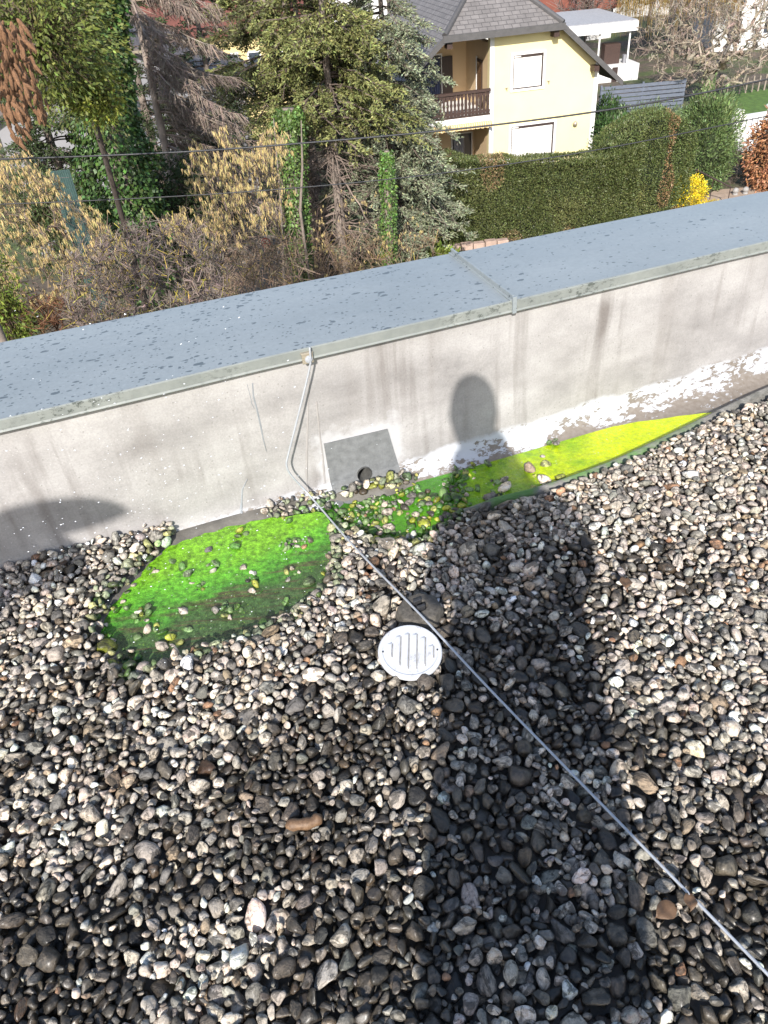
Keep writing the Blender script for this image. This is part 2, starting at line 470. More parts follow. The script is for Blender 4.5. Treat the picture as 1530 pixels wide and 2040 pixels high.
for a, b, h0, h1 in ((-.012, .012, .001, .006), (-.004, .004, .006, .019)):
    g.add([tuple(Ms @ Vector(p)) for p in ((0, a, h0), (0, b, h0), (0, b, h1), (0, a, h1), (L, a, h0 + .012), (L, b, h0 + .012), (L, b, h1 + .012), (L, a, h1 + .012))],
          [(0, 1, 2, 3), (7, 6, 5, 4), (0, 4, 5, 1), (1, 5, 6, 2), (2, 6, 7, 3), (3, 7, 4, 0)])
g.box((SEAM_I[0] - .007, -.0375, TOPZ - .005), (SEAM_I[0] + .007, -.0265, CT + .017))
g.build('standing_seam', M_COPE, parapet, bevel=.001)
# hidden body of the parapet and the outer facade below it
M_FACADE = simple('facade_render', (.42, .40, .37), .8)
G().box((-4.6, .33, -9.0), (5.3, .345, TOPZ - .01)).build('outer_facade', M_FACADE, parapet)
G().box((-4.6, .004, TOPZ - .03), (5.3, .33, TOPZ - .012)).build('wall_crown', M_FACADE, parapet)

# outlet plate with round pipe opening
M_PLATE = simple('grey_sheet_plate', (.15, .155, .157), .55, 0, .3, 40, .2)
def hole_plate():
    n = 48; z0 = HOLE[2]; u0 = HOLE[0]
    outer = []
    P = [(p[0], p[2]) for p in PLATE]
    for k in range(n):
        a = 2 * math.pi * k / n; d = (math.cos(a), math.sin(a)); best = 9
        for i in range(4):
            (x0, y0), (x1, y1) = P[i], P[(i + 1) % 4]
            ex, ey = x1 - x0, y1 - y0; den = d[0] * ey - d[1] * ex
            if abs(den) < 1e-9: continue
            t = ((x0 - u0) * ey - (y0 - z0) * ex) / den; s = ((x0 - u0) * d[1] - (y0 - z0) * d[0]) / den
            if t > 0 and -.001 <= s <= 1.001: best = min(best, t)
        outer.append((u0 + d[0] * best, z0 + d[1] * best))
    for i in range(4):                         # snap nearest ring points to the plate corners
        k = min(range(n), key=lambda k: (outer[k][0] - P[i][0]) ** 2 + (outer[k][1] - P[i][1]) ** 2); outer[k] = P[i]
    def vz(z): return prof_at(z) if z < .4 else 0
    inner = [(u0 + HR * math.cos(2 * math.pi * k / n), z0 + HR * 1.1 * math.sin(2 * math.pi * k / n)) for k in range(n)]
    rings = [[(a[0] + (b[0] - a[0]) * q, a[1] + (b[1] - a[1]) * q) for a, b in zip(outer, inner)] for q in (0, .25, .5, .75, 1)]
    V = [(x, vz(z) + wave(x, z) - .0035, z) for rg in rings for x, z in rg]
    V = [(outer[k][0], vz(outer[k][1]) + wave(*outer[k]) + .002, outer[k][1]) for k in range(n)] + V
    Fs = [(r_ * n + k, r_ * n + (k + 1) % n, (r_ + 1) * n + (k + 1) % n, (r_ + 1) * n + k) for r_ in range(5) for k in range(n)]
    return G().add(V, Fs)
plate = hole_plate().build('outlet_plate', M_PLATE, parapet, smooth=False)
plate['label'] = 'grey patch with round overflow opening'
M_PIPE = simple('pipe_inside', (.10, .10, .095), .6, 0, .4, 30)
n = 32; ys = (-.006, .05, .15, .30)
V = [(HOLE[0] + HR * math.cos(2 * math.pi * k / n), y + prof_at(HOLE[2]), HOLE[2] + HR * 1.1 * math.sin(2 * math.pi * k / n) - .06 * max(y, 0)) for y in ys for k in range(n)]
Fs = [(j * n + k, j * n + (k + 1) % n, (j + 1) * n + (k + 1) % n, (j + 1) * n + k) for j in range(3) for k in range(n)] + [tuple(range(3 * n, 4 * n))]
G().add(V, Fs).build('overflow_pipe', M_PIPE, plate, smooth=True)
# overlap welts and sealant drips on the membrane
M_DRIPMARK = simple('sealant', (.22, .235, .25), .35, 0, .15, 60)
def mark(pts, w):
    """thin run of sealant lying on the face"""
    V = []
    P = [wl(*p) for p in pts]
    for i, p in enumerate(P):
        w_ = w[i] if hasattr(w, '__len__') else w
        y = prof_at(p[2]) + wave(p[0], p[2])
        V += [(p[0] - w_, y + .001, p[2]), (p[0], y - .0035, p[2]), (p[0] + w_, y + .001, p[2])]
    Fs = [(3 * i + s, 3 * i + s + 1, 3 * i + s + 4, 3 * i + s + 3) for i in range(len(P) - 1) for s in (0, 1)]
    G().add(V, Fs).build('sealant_run', M_DRIPMARK, parapet, smooth=True)
mark([(503, 763), (505, 790), (512, 815), (520, 850), (525, 875), (531, 900)], [.0045, .005, .0035, .0035, .0025, .001])
mark([(492, 765), (497, 783), (502, 805), (507, 815)], [.002, .002, .0018, .001])
mark([(493, 955), (483, 975), (481, 1000), (479, 1015), (484, 1030), (492, 1050)], [.001, .0035, .004, .0055, .004, .003])
M_WELT = simple('membrane_welt', (.26, .245, .235), .6, 0, .15, 20)
for pts in ([(617, 742), (614, 860), (612, 960), (616, 985)], [(632, 800), (638, 860), (645, 915), (648, 960)]):
    P = [wl(*p) for p in pts]
    V = []
    for p in P:
        y = prof_at(p[2]) + wave(p[0], p[2])
        V += [(p[0] - .006, y + .0008, p[2]), (p[0] - .001, y - .0022, p[2]), (p[0] + .001, y + .0008, p[2])]
    G().add(V, [(3 * i + s, 3 * i + s + 1, 3 * i + s + 4, 3 * i + s + 3) for i in range(len(P) - 1) for s in (0, 1)]).build('membrane_welt', M_WELT, parapet)

# ================================================================== ROOF: membrane, puddles, gravel
ZM = -.088
def ground_mat():
    m, nt, bs = mat_new('roof_membrane')
    v = coords(nt)
    base = ramp(nt, noise(nt, v, 9, 6, .65), [(.3, (.07, .065, .057)), (.6, (.15, .14, .122)), (.8, (.23, .215, .195))])
    nt.links.new(base, bs.inputs['Base Color']); bs.inputs['Roughness'].default_value = .6
    bump(nt, bs, noise(nt, v, 80, 4), .4, .004)
    return m
M_ROOF = ground_mat()
RX0, RX1, RY0 = -3.2, 3.8, -1.6
def wall_y(x): return (W0[1] + (x - W0[0]) * math.tan(WA))
roof = G().add([(RX0, RY0, ZM), (RX1, RY0, ZM), (RX1, wall_y(RX1) + .05, ZM), (RX0, wall_y(RX0) + .05, ZM)], [(0, 1, 2, 3)]).build('roof_surface', M_ROOF)
tag(roof, 'flat roof covered with loose rounded gravel', None, None, 'structure')
G().box((RX0, RY0, -9.0), (RX1, RY0 + .02, ZM - .004)).build('building_rear_wall', M_FACADE, None).parent = roof

PX_L = [(338, 1092), (420, 1062), (500, 1042), (580, 1030), (648, 1026), (660, 1080), (655, 1150), (650, 1185), (590, 1228), (500, 1280), (430, 1302), (330, 1335), (260, 1350), (238, 1310), (200, 1275), (222, 1215), (262, 1168), (290, 1135)]
PX_R = [(560, 1045), (640, 1008), (740, 1000), (815, 975), (862, 938), (960, 905), (1100, 872), (1250, 848), (1428, 824), (1385, 850), (1300, 888), (1205, 928), (1130, 968), (1060, 990), (980, 1008), (905, 1022), (890, 1065), (850, 1100), (780, 1112), (715, 1085), (690, 1062), (600, 1060)]
PX_BARE = [(890, 1042), (960, 1036), (1060, 1016), (1135, 990), (1230, 953), (1330, 906), (1430, 856), (1540, 815), (1900, 700), (1900, 560), (1530, 690), (1200, 790), (1000, 860), (1080, 975), (980, 1004), (900, 1018)]
def gpoly(px, z): return [tuple(atz(x, y, z)[:2]) for x, y in px]
ZL = -.052
PO_L, PO_R, PO_B = gpoly(PX_L, ZL), gpoly(PX_R, ZM), gpoly(PX_BARE, ZM)

def puddle_mat(name, kind):
    m, nt, bs = mat_new(name)
    v = coords(nt); sep = nd(nt, 'ShaderNodeSeparateXYZ'); nt.links.new(v, sep.inputs[0])
    a = noise(nt, v, 7, 5, .6, .4); b = noise(nt, v, 60, 4, .7)
    if kind == 'yellow':
        t = mathn(nt, 'ADD', mathn(nt, 'MULTIPLY_ADD', sep.outputs[0], .75, -.02), mathn(nt, 'MULTIPLY_ADD', a, .9, -.38), None, True)
        base = ramp(nt, t, [(.0, (.04, .15, .010)), (.2, (.07, .26, .008)), (.42, (.21, .38, .005)), (.66, (.47, .56, .003)), (1.0, (.52, .60, .003))])
        dk = ramp(nt, noise(nt, v, 26, 5, .7, .6), [(.36, 1.0), (.48, 0.0)])
        base = mixc(nt, mathn(nt, 'MULTIPLY', dk, ramp(nt, t, [(.1, .85), (.8, .08)])), base, (.06, .18, .015))
        base = mixc(nt, .5, base, ramp(nt, b, [(.3, .2), (.7, .62)]), 'OVERLAY')
    else:
        # concentration falls off from the wall side to the open side of the pool
        cr = mathn(nt, 'ADD', mathn(nt, 'MULTIPLY', sep.outputs[1], -.93), mathn(nt, 'MULTIPLY', sep.outputs[0], .36))
        t = mathn(nt, 'ADD', mathn(nt, 'MULTIPLY_ADD', cr, 2.6, 4.93), mathn(nt, 'MULTIPLY_ADD', a, .8, -.40), None, True)
        base = ramp(nt, t, [(.0, (.17, .40, .02)), (.3, (.11, .37, .025)), (.5, (.065, .24, .025)), (.68, (.05, .105, .03)), (1.0, (.06, .11, .04))])
        sm = noise(nt, coords(nt, (2.2, 22, 1), (1, 0, 0), rot=(0, 0, R(-20))), 1.6, 5, .65, .5)
        smm = mathn(nt, 'MULTIPLY', ramp(nt, sm, [(.52, 0.0), (.60, 1.0)]), ramp(nt, t, [(.3, 0.0), (.55, .8)]))
        base = mixc(nt, smm, base, (.085, .062, .035))
        base = mixc(nt, .85, base, ramp(nt, b, [(.32, .12), (.68, .72)]), 'OVERLAY')
        base = mixc(nt, .5, base, ramp(nt, noise(nt, v, 200, 3, .7), [(.35, .2), (.65, .75)]), 'OVERLAY')
        fl = ramp(nt, noise(nt, v, 140, 3, .7), [(.62, 0.0), (.7, .5)])
        base = mixc(nt, fl, base, (.30, .52, .05))
    nt.links.new(base, bs.inputs['Base Color'])
    nt.links.new(ramp(nt, b, [(.35, .12), (.7, .4)]), bs.inputs['Roughness'])
    bs.inputs['Specular IOR Level'].default_value = .45
    vs_ = nd(nt, 'ShaderNodeTexVoronoi', i_Scale=75.0); nt.links.new(v, vs_.inputs['Vector'])
    sp_ = nd(nt, 'ShaderNodeSeparateColor'); nt.links.new(vs_.outputs['Color'], sp_.inputs[0])
    bub = mathn(nt, 'MULTIPLY', mathn(nt, 'LESS_THAN', vs_.outputs['Distance'], mathn(nt, 'MULTIPLY', sp_.outputs[1], .22)), mathn(nt, 'LESS_THAN', sp_.outputs[0], .30))
    base = mixc(nt, mathn(nt, 'MULTIPLY', bub, .6), base, (.50, .58, .42))
    nt.links.new(base, bs.inputs['Base Color'])
    bump(nt, bs, mathn(nt, 'ADD', noise(nt, v, 110, 4, .65), mathn(nt, 'MULTIPLY', noise(nt, v, 30, 3), 1.5)), .6, .004)
    return m
def puddle(name, poly, z, mat, label):
    # smooth, slightly wandering shore
    pts = np.array(poly); out = []
    n = len(pts)
    for i in range(n):
        p0, p1, p2, p3 = pts[i - 1], pts[i], pts[(i + 1) % n], pts[(i + 2) % n]
        for t in np.linspace(0, 1, 8, endpoint=False):
            q = .5 * ((2 * p1) + (-p0 + p2) * t + (2 * p0 - 5 * p1 + 4 * p2 - p3) * t * t + (-p0 + 3 * p1 - 3 * p2 + p3) * t ** 3)
            out.append(q + (rng.random(2) - .5) * .008)
    c = np.mean(out, 0)
    bm = bmesh.new()
    vs = [bm.verts.new((p[0], p[1], z)) for p in out]
    bm.faces.new(vs)
    bmesh.ops.triangulate(bm, faces=bm.faces)
    bmesh.ops.recalc_face_normals(bm, faces=bm.faces)
    me = bpy.data.meshes.new(name); bm.to_mesh(me); bm.free()
    if me.polygons[0].normal.z < 0: me.flip_normals()
    o = link(name, me, mat)
    return tag(o, label, None, None, 'structure')
puddle('dye_puddle', PO_L, ZL + .006, puddle_mat('green_dye_water', 'green'), 'dark to bright green dyed puddle in the gravel left of the wire')
puddle('dye_puddle', PO_R, ZM + .0085, puddle_mat('yellow_dye_water', 'yellow'), 'yellow green dyed water along the parapet foot below the outlet')

# folded membrane edge running along the pool
def fold_mat():
    m, nt, bs = mat_new('membrane_fold')
    v = coords(nt); sep = nd(nt, 'ShaderNodeSeparateXYZ'); nt.links.new(v, sep.inputs[0])
    base = ramp(nt, noise(nt, coords(nt, (3, 10, 10), rot=(0, 0, R(-24))), 5, 6, .7), [(.3, (.07, .07, .06)), (.5, (.16, .155, .14)), (.75, (.27, .26, .245))])
    gm = mathn(nt, 'MULTIPLY', ramp(nt, noise(nt, v, 9, 4), [(.38, 0.0), (.55, 1.0)]), ramp(nt, mathn(nt, 'MULTIPLY_ADD', sep.outputs[0], -.8, 1.05, True), [(.0, 0.0), (.35, .75)]))
    base = mixc(nt, gm, base, (.08, .22, .03))
    nt.links.new(base, bs.inputs['Base Color']); bs.inputs['Roughness'].default_value = .7
    bump(nt, bs, noise(nt, coords(nt, (6, 30, 30), rot=(0, 0, R(-24))), 3, 5), .6, .006)
    return m
M_FOLD = fold_mat()
def fold(px, width, height, label):
    P = [atz(x, y, ZM) for x, y in px]; V = []; pr = [(-1, 0), (-.8, .55), (-.25, .95), (.1, 1.0), (.5, .7), (.75, .35), (1.0, 0.0)]
    Q = []
    for i in range(len(P) - 1):
        for t in np.linspace(0, 1, 7, endpoint=False): Q.append(P[i] + (P[i + 1] - P[i]) * t)
    Q.append(P[-1]); Q = np.array(Q)
    for _ in range(4): Q[1:-1] = (Q[:-2] + Q[1:-1] * 2 + Q[2:]) / 4
    n = len(Q)
    for i in range(n):
        t = Q[min(i + 1, n - 1)] - Q[max(i - 1, 0)]; s = unit(np.array([-t[1], t[0], 0]))
        k = i / (n - 1); w = width * (.75 + .5 * vnoise(k * 9, 3, 1)); h = height * (.6 + .7 * vnoise(k * 7, 8, 1)) * min(1, 6 * k + .3, 6 * (1 - k) + .15)
        for a, b in pr: V.append(Q[i] + s * a * w + np.array([0, 0, b * h - .001]))
    m = len(pr)
    o = G().add(V, [(i * m + j, i * m + j + 1, (i + 1) * m + j + 1, (i + 1) * m + j) for i in range(n - 1) for j in range(m - 1)]).build('membrane_fold', M_FOLD, None, smooth=True)
    sol = o.modifiers.new('thick', 'SOLIDIFY'); sol.thickness = .002
    tag(o, label, 'membrane fold')
fold([(1900, 660), (1700, 728), (1530, 792), (1430, 838), (1320, 893), (1225, 938), (1130, 977), (1050, 1003), (960, 1022), (890, 1030)], .027, .06, 'raised grey membrane fold bordering the yellow pool on the right')
fold([(340, 1088), (450, 1070), (560, 1048), (680, 1032), (800, 1020), (860, 1018)], .008, .007, 'thin dark membrane edge crossing between the green pools near the wall')

# ---- gravel -------------------------------------------------------
def ico(sub):
    bm = bmesh.new(); bmesh.ops.create_icosphere(bm, subdivisions=sub, radius=1)
    V = np.array([v.co[:] for v in bm.verts]); Fs = np.array([[v.index for v in f.verts] for f in bm.faces]); bm.free()
    return V, Fs
ICO = {k: ico(k) for k in (1, 2, 3)}
def stone_dirs(D, seed):
    r_ = np.random.default_rng(seed)
    n = r_.integers(6, 10); N = unit(r_.normal(size=(n, 3))); dist = r_.uniform(.42, .85, n)
    p = r_.uniform(16, 48)
    s = np.maximum(D @ N.T, 0) / dist
    h = ((s ** p).sum(1) + 1.0) ** (-1 / p)
    V = D * h[:, None]
    V *= (1 + .05 * np.sin(D @ r_.normal(size=3) * 3 + r_.random() * 6))[:, None]
    return V / np.abs(V).max(0)
NVAR = 36
SHAPE = {k: [stone_dirs(unit(ICO[k][0]), 100 + i) for i in range(NVAR)] for k in (1, 2, 3)}

CELL = .004
HX0, HX1, HY0, HY1 = RX0, RX1, RY0, 3.4
nx = int((HX1 - HX0) / CELL); ny = int((HY1 - HY0) / CELL)
gx = HX0 + (np.arange(nx) + .5) * CELL; gy = HY0 + (np.arange(ny) + .5) * CELL
GX, GY = np.meshgrid(gx, gy, indexing='ij')
wv_ = (GX - W0[0]) * -Wn[0] + (GY - W0[1]) * -Wn[1]          # + = behind wall face
inL = in_poly(GX, GY, PO_L); inR = in_poly(GX, GY, PO_R); inB = in_poly(GX, GY, PO_B)
low = (inR | inB).astype(np.float32)
lowL = inL.astype(np.float32)
def blur(a, k):
    for ax in (0, 1):
        c = np.cumsum(np.pad(a, [(k + 1, k) if i == ax else (0, 0) for i in (0, 1)], mode='edge'), axis=ax)
        n_ = a.shape[ax]
        a = (np.take(c, range(2 * k + 1, 2 * k + 1 + n_), ax) - np.take(c, range(0, n_), ax)) / (2 * k + 1)
    return a
soft = blur(blur(low, 9), 7)
wide = blur(blur(low, 30), 26)
vwide = blur(blur((inR | inB).astype(np.float32), 55), 45)
dip = np.clip(np.maximum(np.maximum(soft * 1.5, wide * 1.05), vwide * 1.15 * np.clip(GX * 2 + .6, 0, 1)), 0, 1)
BED = ZM + (1 - dip) * .05
HF = np.where(low > 0, ZM, BED)
softL = np.clip(blur(blur(lowL, 10), 8) * 1.6, 0, 1)
HF = np.where(inL & ~inR, ZL, HF)
pv = np.array([p[0] for p in prof[::-1]]); pzz = np.array([p[1] for p in prof[::-1]])
HF = np.maximum(HF, np.where(wv_ > -.14, np.interp(wv_, pv, pzz), ZM))
TG = HF + .014 + .026 * np.clip(1.5 * (1 - dip) + .15, 0, 1) + (vnoise(GX, GY, 2.3) - .5) * .022 + (vnoise(GX + 9, GY, 7) - .5) * .012
TG -= softL * .022
TG[inL] = ZL - .001; TG[inR] = ZM - .001; TG[inB] = -1
TG[wv_ > -.012] = -1
ppx, ppy = proj(np.stack([GX, GY, BED], -1))
TG[(ppx > 655) & (ppx < 870) & (wv_ > -.045)] = -1
TG[(ppx > 345) & (ppx < 530) & (wv_ > -.15)] = -1
stony = inR & (ppx < 930) & (vnoise(GX, GY, 18) > .36) & ~((ppx > 880) & (ppy < 935))
TG[stony] = ZM + .008
TG[(ppx > 525) & (ppx <= 665) & (wv_ > -.15) & (wv_ < -.015) & ~inL] = (HF + .012)[(ppx > 525) & (ppx <= 665) & (wv_ > -.15) & (wv_ < -.015) & ~inL]
TG[(inR & (ppx >= 930) & (ppx < 1120) & (vnoise(GX, GY, 30) > .78))] = ZM + .013
TG[(inL & (vnoise(GX, GY, 30) > .84) & ~inR)] = ZL + .006
TG[in_poly(ppx, ppy, [(770, 1190), (900, 1190), (900, 1290), (860, 1360), (770, 1350), (750, 1290)])] -= .014
fine = (ppx > -260) & (ppx < 1800) & (ppy < 2250) & (ppy > 600)

# compacted fines under the stones
st_ = 6
bx, by = GX[::st_, ::st_], GY[::st_, ::st_]
bz = np.maximum(np.where(low > 0, ZM - .004, np.where(lowL > 0, ZL - .004, BED))[::st_, ::st_], ZM - .004) - .001 + 0.0
nxx, nyy = bx.shape
ii, jj = np.meshgrid(np.arange(nxx - 1), np.arange(nyy - 1), indexing='ij')
keep = (wv_[::st_, ::st_][:-1, :-1] < -.01)
q0 = (ii * nyy + jj)[keep]
bed = link('gravel_bed', raw_mesh('gravel_bed', np.stack([bx, by, bz], -1).reshape(-1, 3), np.stack([q0, q0 + nyy, q0 + nyy + 1, q0 + 1], 1), None, True), M_ROOF, roof)
stones = []   # x y z a b c Rot variant
def rotm(yaw, tx, ty):
    cy, sy = math.cos(yaw), math.sin(yaw); cx, sx = math.cos(tx), math.sin(tx); cz, sz = math.cos(ty), math.sin(ty)
    return np.array([[cy, -sy, 0], [sy, cy, 0], [0, 0, 1]]) @ np.array([[1, 0, 0], [0, cx, -sx], [0, sx, cx]]) @ np.array([[cz, 0, sz], [0, 1, 0], [-sz, 0, cz]])
def drop(cands, a, b, c, Rm):
    A = Rm @ np.diag([1 / a ** 2, 1 / b ** 2, 1 / c ** 2]) @ Rm.T
    ext = np.sqrt(np.diag(np.linalg.inv(A)))
    k = int(max(ext[0], ext[1]) / CELL) + 1
    d = np.arange(-k, k + 1) * CELL
    dx, dy = np.meshgrid(d, d, indexing='ij')
    B = A[0, 2] * dx + A[1, 2] * dy
    Cc = A[0, 0] * dx ** 2 + 2 * A[0, 1] * dx * dy + A[1, 1] * dy ** 2 - 1
    disc = B * B - A[2, 2] * Cc
    ok = disc > 0
    rt = np.sqrt(np.maximum(disc, 0))
    zb = np.where(ok, (-B - rt) / A[2, 2], 9); ztp = np.where(ok, (-B + rt) / A[2, 2], -9)
    best = None
    for (i, j) in cands:
        if i < k or j < k or i >= nx - k or j >= ny - k: continue
        h = HF[i - k:i + k + 1, j - k:j + k + 1]
        diff = (h - zb)[ok]
        z = np.partition(diff, int(len(diff) * .93))[int(len(diff) * .93)]
        if best is None or z < best[0]: best = (z, i, j)
    if best is None: return None
    return best, k, ok, ztp
area_cells = np.argwhere(TG > HF + .004)
deficit_pool = area_cells
def fill(nst, sel_mask, scale, tol):
    cells = np.argwhere((TG > -.5) & sel_mask)
    cnt = 0
    sizes = np.exp(rng.normal(0, .31, nst)) * .0168 * scale
    sizes = np.clip(sizes, .0082 * scale, .031 * scale)
    for s in range(nst):
        pick = cells[rng.integers(0, len(cells), 7)]
        de = TG[pick[:, 0], pick[:, 1]] - HF[pick[:, 0], pick[:, 1]]
        order = np.argsort(-de)[:3]
        if de[order[0]] < .002: continue
        a = sizes[s]; b = a * rng.uniform(.58, .95); c = a * rng.uniform(.38, .8)
        Rm = rotm(rng.uniform(0, 6.283), rng.normal(0, .5), rng.normal(0, .5))
        i, j = pick[order[0]]
        cands = [(i, j)] + [(i + int(q[0]), j + int(q[1])) for q in rng.integers(-4, 5, (4, 2))]
        r_ = drop(cands, a, b, c, Rm)
        if r_ is None: continue
        (z, i, j), k, ok, ztp = r_
        i = int(i); j = int(j)
        if z + c * .2 > TG[i, j] + tol or TG[i, j] < -.5: continue
        sl = HF[i - k:i + k + 1, j - k:j + k + 1]
        np.maximum(sl, np.where(ok, ztp + z, -9), out=sl)
        stones.append((gx[i], gy[j], z, a, b, c, Rm, rng.integers(NVAR), sel_mask is fine)); cnt += 1
    return cnt
fill(36000, fine, 1.0, .010)
fill(14000, fine, .62, .012)
coarse = (~fine) & (TG > -.5)
fill(9000, coarse, 1.35, .012)

SX = np.array([s[0] for s in stones]); SY = np.array([s[1] for s in stones]); SZ = np.array([s[2] for s in stones])
SA = np.array([s[3] for s in stones]); SF = np.array([s[8] for s in stones])
spx, spy = proj(np.stack([SX, SY, SZ], -1))
m = len(stones)
# colours: dry limestone greys and beiges, some white, brown and rusty ones; wet ones darken and shine
pal = np.array([[.47, .42, .36], [.40, .36, .315], [.32, .295, .265], [.22, .21, .19], [.54, .50, .45], [.30, .235, .17], [.12, .115, .11], [.24, .14, .085], [.62, .60, .56]])
pid = rng.choice(len(pal), m, p=[.21, .19, .15, .12, .12, .06, .07, .015, .065])
pal = np.minimum(pal * np.array([1.01, .975, .915]) * 1.22, .70)
cols = pal[pid] * np.exp(rng.normal(0, .18, (m, 1))) * np.exp(rng.normal(0, .018, (m, 3)))
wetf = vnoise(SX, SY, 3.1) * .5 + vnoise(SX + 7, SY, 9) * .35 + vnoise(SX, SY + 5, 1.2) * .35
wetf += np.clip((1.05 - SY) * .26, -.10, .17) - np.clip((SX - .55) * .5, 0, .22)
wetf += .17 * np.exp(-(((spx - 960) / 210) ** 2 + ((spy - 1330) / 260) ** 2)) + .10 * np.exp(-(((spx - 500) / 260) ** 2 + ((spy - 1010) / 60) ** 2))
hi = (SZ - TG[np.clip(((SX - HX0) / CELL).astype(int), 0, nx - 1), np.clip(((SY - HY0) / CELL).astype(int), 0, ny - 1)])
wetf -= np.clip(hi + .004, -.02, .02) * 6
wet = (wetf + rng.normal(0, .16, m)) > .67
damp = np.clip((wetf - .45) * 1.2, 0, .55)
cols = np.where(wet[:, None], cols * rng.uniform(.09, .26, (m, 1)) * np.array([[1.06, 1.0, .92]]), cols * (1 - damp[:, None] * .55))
# dye clings to stones lying in the pools
pL = in_poly(SX, SY, PO_L); pR = in_poly(SX, SY, PO_R)
dye = (pL | pR) & (rng.random(m) < .74)
dcol = np.where(rng.random((m, 1)) < np.where(pR, .28, .22)[:, None], np.array([[.36, .40, .02]]), np.array([[.06, .19, .014]])) * np.exp(rng.normal(0, .3, (m, 1)))
cols = np.where(dye[:, None], cols * .22 + dcol * .78, cols)
nearp = np.zeros(m, bool)
for dx_, dy_ in ((.05, 0), (-.05, 0), (0, .05), (0, -.05)):
    nearp |= in_poly(SX + dx_, SY + dy_, PO_L) | in_poly(SX + dx_, SY + dy_, PO_R)
nearp &= ~(pL | pR)
gt = nearp & (rng.random(m) < .6)
cols = np.where(gt[:, None], cols * .55 + dcol * .45, cols)
cols = np.clip(cols, .006, .8)
WET = np.where(wet, 1.0, np.where(dye, .6, rng.uniform(0, .25, m)))

def stone_mat(name, per_object=False):
    mt, nt, bs = mat_new(name)
    if per_object:
        oi = nd(nt, 'ShaderNodeObjectInfo'); c = oi.outputs['Color']; w = oi.outputs['Alpha']
        vec = nd(nt, 'ShaderNodeVectorMath', operation='ADD')
        cc = coords(nt); nt.links.new(cc, vec.inputs[0])
        sc = nd(nt, 'ShaderNodeVectorMath', operation='SCALE'); nt.links.new(oi.outputs['Location'], sc.inputs[0]); sc.inputs['Scale'].default_value = 60
        nt.links.new(sc.outputs[0], vec.inputs[1]); v = vec.outputs[0]; k = 1 / 55.0
    else:
        a = nd(nt, 'ShaderNodeAttribute', attribute_name='Col'); c = a.outputs['Color']; w = a.outputs['Alpha']
        v = coords(nt); k = 1.0
    n1 = noise(nt, v, 75 * k, 5, .65, .6); n2 = noise(nt, v, 260 * k, 4, .7)
    c = mixc(nt, .8, c, ramp(nt, n1, [(.28, .16), (.7, .68)]), 'OVERLAY')
    grime = ramp(nt, noise(nt, v, 42 * k, 4, .7, .8), [(.50, 0.0), (.57, .85)])
    c = mixc(nt, grime, c, mixc(nt, .86, c, (.02, .018, .014)))
    c = mixc(nt, .45, c, ramp(nt, n2, [(.3, .15), (.7, .75)]), 'OVERLAY')
    nt.links.new(c, bs.inputs['Base Color'])
    ro = mathn(nt, 'MULTIPLY_ADD', w, -.36, .76)
    nt.links.new(mathn(nt, 'ADD', ro, mathn(nt, 'MULTIPLY_ADD', n2, .5, -.25)), bs.inputs['Roughness'])
    nt.links.new(mathn(nt, 'MULTIPLY_ADD', w, .25, .02), bs.inputs['Coat Weight'])
    bs.inputs['Coat Roughness'].default_value = .28
    bs.inputs['Specular IOR Level'].default_value = .4
    bump(nt, bs, mathn(nt, 'ADD', n1, mathn(nt, 'MULTIPLY', n2, .4)), .7 if not per_object else 1.0, .0035 if not per_object else .006)
    return mt
M_STONE = stone_mat('gravel_stone'); M_STONE1 = stone_mat('single_stone', True)
# the 300 stones that show largest are single objects, the rest one mass
dist = np.sqrt(SX ** 2 + SY ** 2 + (SZ - CAM_H) ** 2)
app = SA / dist * np.where((spx > 15) & (spx < 1515) & (spy > 1000) & (spy < 2025), 1, 0) * (1 + np.clip(hi, -.02, .012) * 25)
big = set(np.argsort(-app)[:300].tolist())
SM = []
for i in range(NVAR):
    me = raw_mesh('stone', SHAPE[3][i], ICO[3][1], None, True); me.materials.append(M_STONE1); SM.append(me)
Vb = []; Fb = []; Cb = []; off = 0
for idx, (x, y, z, a, b, c, Rm, var, fin) in enumerate(stones):
    if idx in big:
        o = bpy.data.objects.new('stone', SM[var]); COL.objects.link(o); o.parent = roof
        Mx = Matrix(((*(Rm[0] * [a, b, c]), x), (*(Rm[1] * [a, b, c]), y), (*(Rm[2] * [a, b, c]), z), (0, 0, 0, 1)))
        o.matrix_local = Mx
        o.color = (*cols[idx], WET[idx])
        continue
    s = (3 if (spy[idx] > 1560 and -40 < spx[idx] < 1570 and spy[idx] < 2090 and hi[idx] > -.022) else 2) if fin else 1
    V = (SHAPE[s][var] * [a * 1.03, b * 1.03, c * 1.03]) @ Rm.T + [x, y, z]
    Vb.append(V); Fb.append(ICO[s][1] + off); off += len(V)
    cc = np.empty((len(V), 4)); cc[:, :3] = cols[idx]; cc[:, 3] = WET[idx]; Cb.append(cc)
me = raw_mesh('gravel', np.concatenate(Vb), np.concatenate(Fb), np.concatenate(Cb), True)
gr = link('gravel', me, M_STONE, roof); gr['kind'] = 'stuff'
print('stones', m, 'fine', int(SF.sum()))

# ================================================================== things on the roof
M_ALU = simple('dull_aluminium', (.40, .42, .45), .42, .35, .12, 30, .05)
M_ZINC = simple('weathered_zinc', (.34, .30, .23), .5, .4, .3, 60, .2)
